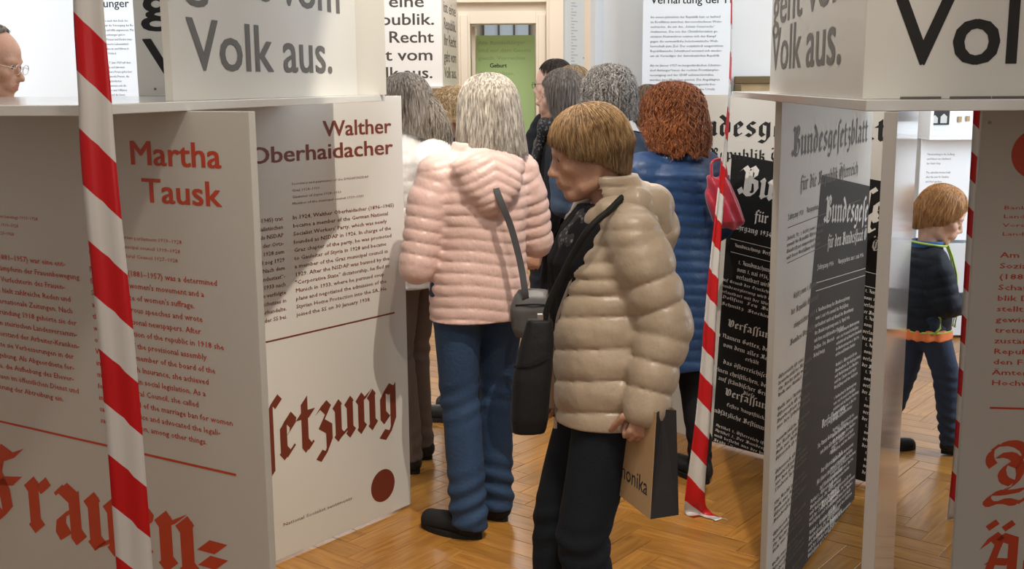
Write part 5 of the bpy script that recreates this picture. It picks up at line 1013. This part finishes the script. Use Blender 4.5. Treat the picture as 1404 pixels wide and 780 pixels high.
for y in (-D_ / 2 + .012, D_ / 2 - .012): MB().tube(curve_pts([(-.035, y, H_ - .02), (-.025, y * .5, H_ + .035), (.0, y * .15, H_ + .052), (.025, y * .5, H_ + .035), (.035, y, H_ - .02)], 6), .0035, 6).build('handle', KRD, pb, True)

# ---- the woman in the pink down jacket, seen from behind
JP = person('grey-haired woman in a pink quilted jacket and blue jeans, seen from behind', (-.115, 3.93), 22, 1.62, SK_FAIR, head_off=(.045, 0, 0), head=(14, -4, 0), feet=((-.085, -.085, 0), (.075, .04, 0)),
            arms=(((-.242, -.02, 1.005), (-.14, .19, 1.0)), ((.235, .03, 1.06), (.13, .25, 1.06))), footrot=(38, 20), vox=.0075, handcurl=.9)
JEAN = mat('blue_denim', (.016, .046, .11), rough=.8, bump=.5, bscale=90, var=.25)
trousers(JP, JEAN, rad=(.093, .068, .063), vox=.0065, rad_hip=(.158, .118), breaks=1.0, hem=.045)
shoes(JP, mat('black_suede', (.016, .016, .018), rough=.85, bump=.3), RUB, rot=(38, 20), h=.08)
PINK = nylon('pink_down_nylon', (.67, .465, .42), rough=.36)
jp = jacket(JP, PINK, .80, [(.78, 0, 0, .185, .140), (.92, 0, 0, .180, .140), (1.06, 0, 0, .165, .130), (1.20, 0, -.005, .172, .130), (1.30, 0, -.01, .165, .115), (1.355, 0, -.01, .125, .09)], sleeve=(.070, .064, .050), q=(.0405, .0036), qs=(.043, .0044), vox=.0055,
       hood=((0, -.105, 1.345), (.135, .065, .070), .25, ((0, -.135, 1.285), (.105, .045, .075), .15), ((0, -.150, 1.235), (.05, .030, .05), .1)), collar=(1.33, 1.43, .10, .085, -.005), tilt=.35, wr=.0015)
HG = hair_mat('ash_grey_hair', (.20, .17, .14), (.62, .57, .50))
def hem_lob(ph):
    return float(np.interp(abs(ph), [0, .5, .8, 1.1, 1.6, 2.3, PI], [-.03, -.02, .06, .14, .165, .175, .175]))
hair(JP['root'], 'hair', JP['hd'], JP['R'], JP['hs'], HG, hem_lob, radii=(.106, .117, .116), n=3200, segs=9, rad=.0010, flare=lambda ph, t: t * 1.0, seed=5, base_noise=.003, wave=1.4)
# her cross-body bag
gb = empty('crossbody_bag', (.07, 3.76, .745)); tag(gb, 'small grey leather bag on the hip of the pink jacket', 'bag', 'handbags')
GL = mat('grey_leather', (.085, .085, .088), rough=.42, bump=.35, bscale=60)
Fb = Field(V3(-.10, -.07, -.02), V3(.10, .07, .19), .006); Fb.column([(0.0, 0, 0, .066, .030), (.03, 0, 0, .078, .042), (.10, 0, 0, .074, .042), (.145, .0, 0, .060, .028), (.165, 0, 0, .045, .014)], .02, expo=3); Fb.noise(.0025, 30, 9)
gbb = Fb.build('bag_body', GL, gb)
MB().tube(curve_pts([(-.058, -.034, .12), (0, -.046, .125), (.058, -.034, .12)], 6), .003, 6).build('zip', RUB, gb, True)
bagstrap('strap', [rel(gb, p) for p in [(.045, 3.755, .86), (.045, 3.725, .90), (.03, 3.745, 1.0), (.00, 3.755, 1.12), (-.03, 3.752, 1.20), (-.055, 3.765, 1.27), (-.06, 3.80, 1.33)]], .022, mat('dark_strap', (.045, .045, .05), rough=.5), gb, side=(1, .3, 0), thick=.004)

# ---- the woman with red curls in the long blue coat
JR = person('woman with curly red hair in a long blue quilted coat', (.635, 4.42), 28, 1.58, SK_FAIR, head=(32, -3, 0), feet=((-.05, -.02, 0), (.10, -.10, 0)), arms=(((-.225, .03, 1.08), (-.14, .20, .98)), ((.24, .0, 1.08), (.22, .17, .98))), vox=.008, footrot=(5, -10))
trousers(JR, BLACK, rad=(.088, .062, .050)); shoes(JR, LEATH, RUB, boot=.08)
BLUE = nylon('navy_blue_down_nylon', (.011, .038, .11), rough=.42, sheen=.04, spec=.35)
jacket(JR, BLUE, .50, [(.48, 0, 0, .19, .155), (.70, 0, 0, .195, .155), (.90, 0, 0, .19, .15), (1.06, 0, 0, .175, .14), (1.20, 0, 0, .18, .135), (1.31, 0, -.01, .17, .118), (1.355, 0, -.01, .13, .09)], sleeve=(.080, .070, .054), q=(.046, .0038), qs=(.046, .0036), vox=.0075, collar=(1.33, 1.43, .10, .088, 0), name='coat', tilt=.2)
HR = hair_mat('auburn_hair', (.11, .026, .008), (.42, .15, .05))
def hem_curl(ph): return float(np.interp(abs(ph), [0, .45, .75, 1.1, 1.6, PI], [-.045, -.03, .07, .14, .17, .18]) + .012 * math.sin(ph * 9))
hair(JR['root'], 'hair', JR['hd'], JR['R'], JR['hs'], HR, hem_curl, radii=(.112, .128, .118), n=1300, segs=22, rad=.0016, curl=.0075, flare=lambda ph, t: .12 * math.sin(min(1, t / .16) * PI * .8), seed=8, base_noise=.010, cf=75)
rb = empty('red_bag', (.81, 4.28, 1.05)); tag(rb, 'crimson shiny bag at the elbow of the blue coat, behind the tape', 'bag', 'handbags')
CR = mat('crimson_satin', (.33, .008, .03), rough=.28, bump=.5, bscale=16, sheen=.3)
Fb = Field(V3(-.11, -.1, -.03), V3(.12, .1, .23), .006)
Fb.column([(0, .03, 0, .030, .028), (.03, .02, 0, .062, .048), (.10, .0, 0, .062, .050), (.17, -.02, 0, .050, .036), (.20, -.03, 0, .040, .022)], .02, fn=lambda X, Y, Z: .005 * np.sin((X * 1.0 + Z * .45) * 130)); Fb.build('bag_body', CR, rb)
MB().tube(curve_pts([(-.05, -.02, .19), (-.05, -.01, .25), (-.02, 0, .265), (.0, 0, .25), (.01, -.01, .19)], 6), .006, 8).build('handle', CR, rb, True)

# ---- the others in the crowd
def trous(J, c, nm): return trousers(J, mat(nm, c, rough=.85, bump=.35, bscale=120), vox=.009)
WV = nylon('white_down_nylon', (.74, .73, .71), rough=.4)
JV = person('woman in a white quilted jacket with long grey-brown hair tied back', (-.415, 4.60), 62, 1.63, SK_FAIR, head=(8, -6, 0), feet=((-.09, -.02, 0), (.09, .03, 0)), arms=(((-.225, .03, 1.08), (-.12, .22, 1.0)), ((.225, .03, 1.08), (.12, .22, 1.0))), vox=.009)
trous(JV, (.12, .09, .075), 'grey_brown_trousers'); shoes(JV, LEATH, RUB, vox=.008)
jacket(JV, WV, .80, [(.78, 0, 0, .19, .145), (.92, 0, 0, .185, .145), (1.10, 0, 0, .175, .135), (1.22, 0, -.005, .175, .13), (1.31, 0, -.01, .165, .115), (1.355, 0, -.01, .125, .09)], sleeve=(.078, .070, .055), q=(.052, .0042), qs=(.052, .004), vox=.008, hood=((0, -.12, 1.30), (.14, .085, .11), .25, ((0, -.15, 1.22), (.09, .05, .07), .1)), collar=(1.33, 1.43, .10, .085, 0))
HV = hair_mat('grey_brown_hair', (.13, .105, .085), (.52, .46, .40))
hair(JV['root'], 'hair', JV['hd'], JV['R'], JV['hs'], HV, lambda ph: float(np.interp(abs(ph), [0, .6, 1.1, 1.7, PI], [-.05, -.03, .03, .12, .19])), radii=(.096, .114, .116), n=1800, segs=8, rad=.0011, seed=11, base_noise=.003, wave=1.5)
def tail_hair(J, m, pts, rs, n, seed, rad=.0012, jit=.018, name='ponytail'):
    rs_ = np.random.RandomState(seed); C = curve_pts(pts, 5); b = MB(); R = np.interp(np.linspace(0, 1, len(C)), np.linspace(0, 1, len(rs)), rs)
    for i in range(n):
        o = rs_.normal(size=3); o /= np.linalg.norm(o); k = rs_.uniform(.5, 1.05); a = rs_.uniform(0, 6); P = [c + o * R[j] * k + V3(*[math.sin(a + j * .5), math.cos(a + j * .6), math.sin(a * 2 + j * .4)]) * jit * .3 for j, c in enumerate(C)]
        b.tube(P, [rad * (1 - .6 * j / len(C)) for j in range(len(C))], 3, cap=False)
    return b.build(name, m, J['root'], True)
A = npm(JV['R']); hd = JV['hd']; W = lambda x, y, z: hd + A @ V3(x, y, z)
tail_hair(JV, HV, [W(0, -.095, .03), W(.0, -.125, -.02), W(0, -.145, -.08), W(0.01, -.14, -.15), W(.02, -.12, -.22)], [.020, .032, .045, .058, .050], 800, 4)
b = MB()
for k in range(3): b.tube([W(-.03, -.112 + .004 * k, .05 - .02 * k), W(0, -.122 - .002 * k, .04 - .02 * k), W(.03, -.112 + .004 * k, .05 - .02 * k)], .008, 6)
b.build('hair_clip', mat('horn_clip', (.25, .20, .16), rough=.3), JV['root'], True)

NAVY = mat('navy_knit', (.012, .022, .045), rough=.85, bump=.4, bscale=70)
def simple_top(J, m, hem=.88, name='jacket', keys=None, sl=(.070, .060, .048), vox=.010, collar=(1.33, 1.42, .088, .078, 0)):
    return jacket(J, m, hem, keys or [(hem - .02, 0, 0, .18, .135), (1.06, 0, 0, .165, .125), (1.20, 0, 0, .172, .125), (1.31, 0, -.01, .165, .11), (1.355, 0, -.01, .12, .085)], sleeve=sl, q=(.5, .0), qs=(.06, .0012), vox=vox, wr=.005, collar=collar, name=name)
JB = person('woman with short blond curls in a navy jacket, in profile', (-.235, 5.32), 78, 1.57, SK_OLD, head=(6, -4, 0), vox=.009, age=1, head_off=(0, .02, 0))
trous(JB, (.02, .025, .04), 'navy_trousers'); shoes(JB, LEATH, RUB, vox=.009); simple_top(JB, NAVY)
HBL = hair_mat('blond_hair', (.52, .33, .15), (.90, .70, .44))
hair(JB['root'], 'hair', JB['hd'], JB['R'], JB['hs'], HBL, lambda ph: float(np.interp(abs(ph), [0, .5, .9, 1.4, 2, PI], [-.05, -.04, .0, .04, .07, .08])), radii=(.098, .116, .118), n=800, segs=20, rad=.0014, curl=.006, seed=12, base_noise=.010, cf=70)
JC = person('woman with a mass of curly grey hair in a dark blue jacket, seen from behind', (.428, 4.92), 4, 1.65, SK_FAIR, vox=.009, slim=.94, arms=(((-.20, .03, 1.08), (-.10, .22, 1.0)), ((.20, .03, 1.08), (.10, .22, 1.0))))
trous(JC, (.013, .014, .018), 'charcoal_trousers'); shoes(JC, LEATH, RUB, vox=.009); simple_top(JC, mat('steel_blue_cloth', (.035, .06, .11), rough=.8, bump=.4, bscale=60))
HC = hair_mat('salt_and_pepper_hair', (.09, .082, .076), (.62, .58, .54))
hair(JC['root'], 'hair', JC['hd'], JC['R'], JC['hs'], HC, lambda ph: float(np.interp(abs(ph), [0, .5, .9, 1.4, PI], [-.05, -.03, .05, .10, .115])), radii=(.112, .126, .125), n=1100, segs=20, rad=.0015, curl=.008, seed=14, base_noise=.010, cf=75)
JG = person('woman with straight greying hair and a patterned scarf, in profile', (.262, 5.42), 80, 1.655, SK_OLD, head=(4, 2, 0), vox=.009, age=1)
trous(JG, (.012, .012, .015), 'soft_black_trousers'); shoes(JG, LEATH, RUB, vox=.009); simple_top(JG, BLACK)
HS = hair_mat('straight_grey_brown_hair', (.12, .095, .08), (.36, .31, .27))
hair(JG['root'], 'hair', JG['hd'], JG['R'], JG['hs'], HS, lambda ph: float(np.interp(abs(ph), [0, .6, .95, 1.3, PI], [-.045, -.02, .08, .14, .15])), radii=(.092, .110, .116), n=1500, segs=8, rad=.0010, seed=15, wave=.8)
Fs = Field(V3(-.22, -.16, 1.1), V3(.22, .26, 1.5), .009); nbp = JG['nb']
Fs.chain([nbp + V3(-.07, 0, .03), nbp + V3(-.05, .09, .0), nbp + V3(.05, .09, .0), nbp + V3(.07, 0, .03)], [.038, .042, .042, .038], .02); Fs.chain([nbp + V3(-.03, .10, .0), nbp + V3(-.06, .14, -.18)], [.05, .045], .02, flat=((0, 1, 0), 1.6)); Fs.noise(.004, 35, 4)
Fs.build('scarf', scf, JG['root'])
JM = person('dark-haired man with glasses in a black jacket beside the doorway', (.265, 6.42), 62, 1.725, SK_FAIR, head=(10, -3, 0), vox=.010, man=True)
trous(JM, (.02, .02, .025), 'dark_grey_trousers'); shoes(JM, LEATH, RUB, vox=.009); simple_top(JM, BLACK)
HD = hair_mat('dark_brown_hair', (.018, .012, .009), (.07, .05, .038))
short = lambda ph: float(np.interp(abs(ph), [0, .6, 1.0, 1.4, 1.8, PI], [-.062, -.055, -.03, .0, .03, .055]))
hair(JM['root'], 'hair', JM['hd'], JM['R'], JM['hs'], HD, short, radii=(.080, .102, .110), n=800, segs=6, rad=.0011, seed=16)
JF = person('fair-haired woman standing between the greying woman and the man with glasses', (.335, 5.97), 40, 1.675, SK_FAIR, vox=.010)
trous(JF, (.03, .03, .04), 'slate_trousers'); shoes(JF, LEATH, RUB, vox=.009); simple_top(JF, mat('olive_cloth', (.06, .055, .04), rough=.85))
hair(JF['root'], 'hair', JF['hd'], JF['R'], JF['hs'], hair_mat('sandy_hair', (.24, .15, .07), (.52, .38, .22)), hem_bob, radii=(.094, .114, .118), n=600, segs=8, rad=.0014, seed=17)
for k, (x, y, hh, c1, c2, lb) in enumerate([(.700, 5.75, 1.575, (.09, .05, .03), (.24, .15, .09), 'brown-haired visitor behind the black gazette panel, only the crown showing at left'), (.920, 6.58, 1.58, (.16, .09, .04), (.36, .22, .11), 'light-brown-haired visitor behind the black gazette panel, right of the darker head')]):
    JX = person(lb, (x, y), 10 + 25 * k, hh, SK_FAIR, vox=.012); trous(JX, (.03, .03, .035), 'grey_trousers'); shoes(JX, LEATH, RUB, vox=.010); simple_top(JX, NAVY if k else BLACK, vox=.012)
    hair(JX['root'], 'hair', JX['hd'], JX['R'], JX['hs'], hair_mat('brown_hair_' + 'ab'[k], c1, c2), hem_bob, radii=(.094, .114, .118), n=300, segs=7, rad=.002, seed=20 + k)
# man at the left edge, reading
JL = person('balding man with glasses leaning over the left table top, reading', (-2.085, 4.30), -80, 1.84, SK_OLD, head=(-8, -14, 0), vox=.008, man=True, age=1, head_off=(0, .06, -.01), lean=(0, .03))
trous(JL, (.03, .032, .04), 'anthracite_trousers'); shoes(JL, LEATH, RUB, vox=.009); simple_top(JL, BLACK)
HL = hair_mat('thin_grey_hair', (.16, .13, .11), (.42, .36, .31))
def glasses(J, m, r=.021):
    T = J['T']; A = npm(J['R']); b = MB()
    for q in (-1, 1):
        c = T(q * .033, .106, .0); b.tube([c + A @ V3(math.cos(t) * r * 1.15, 0, math.sin(t) * r * .8) * J['hs'] for t in np.linspace(0, 2 * PI, 17)], .0013, 6, cap=False)
        b.tube([T(q * .056, .104, .004), T(q * .076, .02, .006), T(q * .078, -.012, -.004)], .0013, 6)
    b.tube([T(-.011, .107, .003), T(0, .110, .006), T(.011, .107, .003)], .0013, 6); return b.build('glasses', m, J['root'], True)
glasses(JL, zt); glasses(JM, mat('dark_frame', (.04, .035, .03), rough=.3))
hair(JL['root'], 'hair', JL['hd'], JL['R'], JL['hs'], HL, lambda ph: float(np.interp(abs(ph), [0, 1.0, 1.4, 1.8, PI], [-.112, -.085, -.01, .03, .055])), radii=(.0775, .099, .108), n=700, segs=6, rad=.0008, seed=18)

# ---- the child
JK = person('small fair-haired child in a dark quilted jacket with lime piping, looking down', (1.765, 4.72), -88, 1.15, SK_CHILD, head=(-16, -24, 0), child=True, feet=((-.06, -.21, .0), (.06, .19, .01)), arms=(((-.22, .03, .98), (-.12, .24, .96), (.6, 0, -.8)), ((.22, .05, .98), (.13, .26, .99), (-.6, 0, -.8))), vox=.0055, handcurl=.7, head_off=(0, .030, .0))
trousers(JK, mat('dark_blue_jeans', (.018, .035, .075), rough=.8, bump=.4, bscale=90, var=.25), rad=(.105, .080, .066), vox=.006, rad_hip=(.16, .13), breaks=1.2, hem=.05)
shoes(JK, LEATH, RUB, vox=.0055, L=.29)
KJ = nylon('dark_navy_child_nylon', (.010, .014, .022), rough=.6, sheen=.02, spec=.2)
kj = jacket(JK, KJ, .80, [(.78, 0, 0, .185, .155), (.95, 0, 0, .19, .165), (1.10, 0, 0, .18, .15), (1.22, 0, -.01, .165, .125), (1.275, 0, -.01, .13, .10)], sleeve=(.086, .078, .056), q=(.060, .0040), qs=(.058, .0036), vox=.0055, collar=(1.25, 1.31, .100, .092, -.01), shoulder=.062)
LIME = mat('lime_piping', (.45, .62, .10), rough=.5); ORG = mat('orange_cloth', (.80, .20, .05), rough=.7, bump=.2); BLU = mat('blue_lining', (.03, .12, .32), rough=.7)
s = JK['s']; nb = JK['nb']
Fo = Field(V3(-.18, -.18, .48), V3(.18, .18, .58), .006); Fo.column([(.525, 0, 0, .138, .116), (.57, 0, 0, .13, .108)], .01, fn=lambda X, Y, Z: .003 * np.sin((X + Y) * 110)); Fo.build('orange_shirt_hem', ORG, JK['root'])
b = MB(); N = 30; b.tube([(.190 * s * math.cos(t), .160 * s * math.sin(t), .806 * s) for t in np.linspace(0, 2 * PI, N)], .005, 6, cap=False)
b.tube([nb + V3(.078 * math.cos(t), .074 * math.sin(t) + .000, .020 + .010 * -math.sin(t)) for t in np.linspace(0, 2 * PI, N)], .0048, 6, cap=False)
for dx in (.010, .030): b.tube([V3(dx, .076 + nb[1], nb[2] + .012)] + [V3(dx, y * s, z * s) for y, z in ((.138, 1.25), (.172, 1.14), (.186, 1.0), (.188, .88), (.180, .81))], .0044, 6)
b.tube([V3(.132, -.004, .655), V3(.139, .016, .625), V3(.139, .016, .585), V3(.132, -.006, .555)], .0048, 6)
b.build('lime_trim', LIME, kj, True)
Fo = Field(nb - .12, nb + .12, .006); Fo.column([(nb[2] - .03, nb[0], nb[1], .064, .060), (nb[2] + .034, nb[0], nb[1] - .004, .068, .064)], .01); Fo.chain([nb, nb + V3(0, .03, .12)], [.052, .052], .005, sub=True); Fo.build('blue_collar', BLU, JK['root'])
HK = hair_mat('child_fair_hair', (.30, .13, .045), (.62, .34, .14))
hair(JK['root'], 'hair', JK['hd'], JK['R'], JK['hs'], HK, lambda ph: float(np.interp(abs(ph), [0, .5, .9, 1.3, 1.7, 2.3, PI], [-.046, -.034, .018, .060, .080, .120, .130])), radii=(.092, .110, .114), n=2000, segs=8, rad=.0010, flare=lambda ph, t: .03 * math.sin(min(1, t / .06) * PI) - max(0, t - .04) * 2.6, seed=19, base_noise=.002, wave=1)
ph = empty('smartphone', tuple(JK['root'].matrix_world @ Vector((0, 0, 0)))); bpy.data.objects.remove(ph)
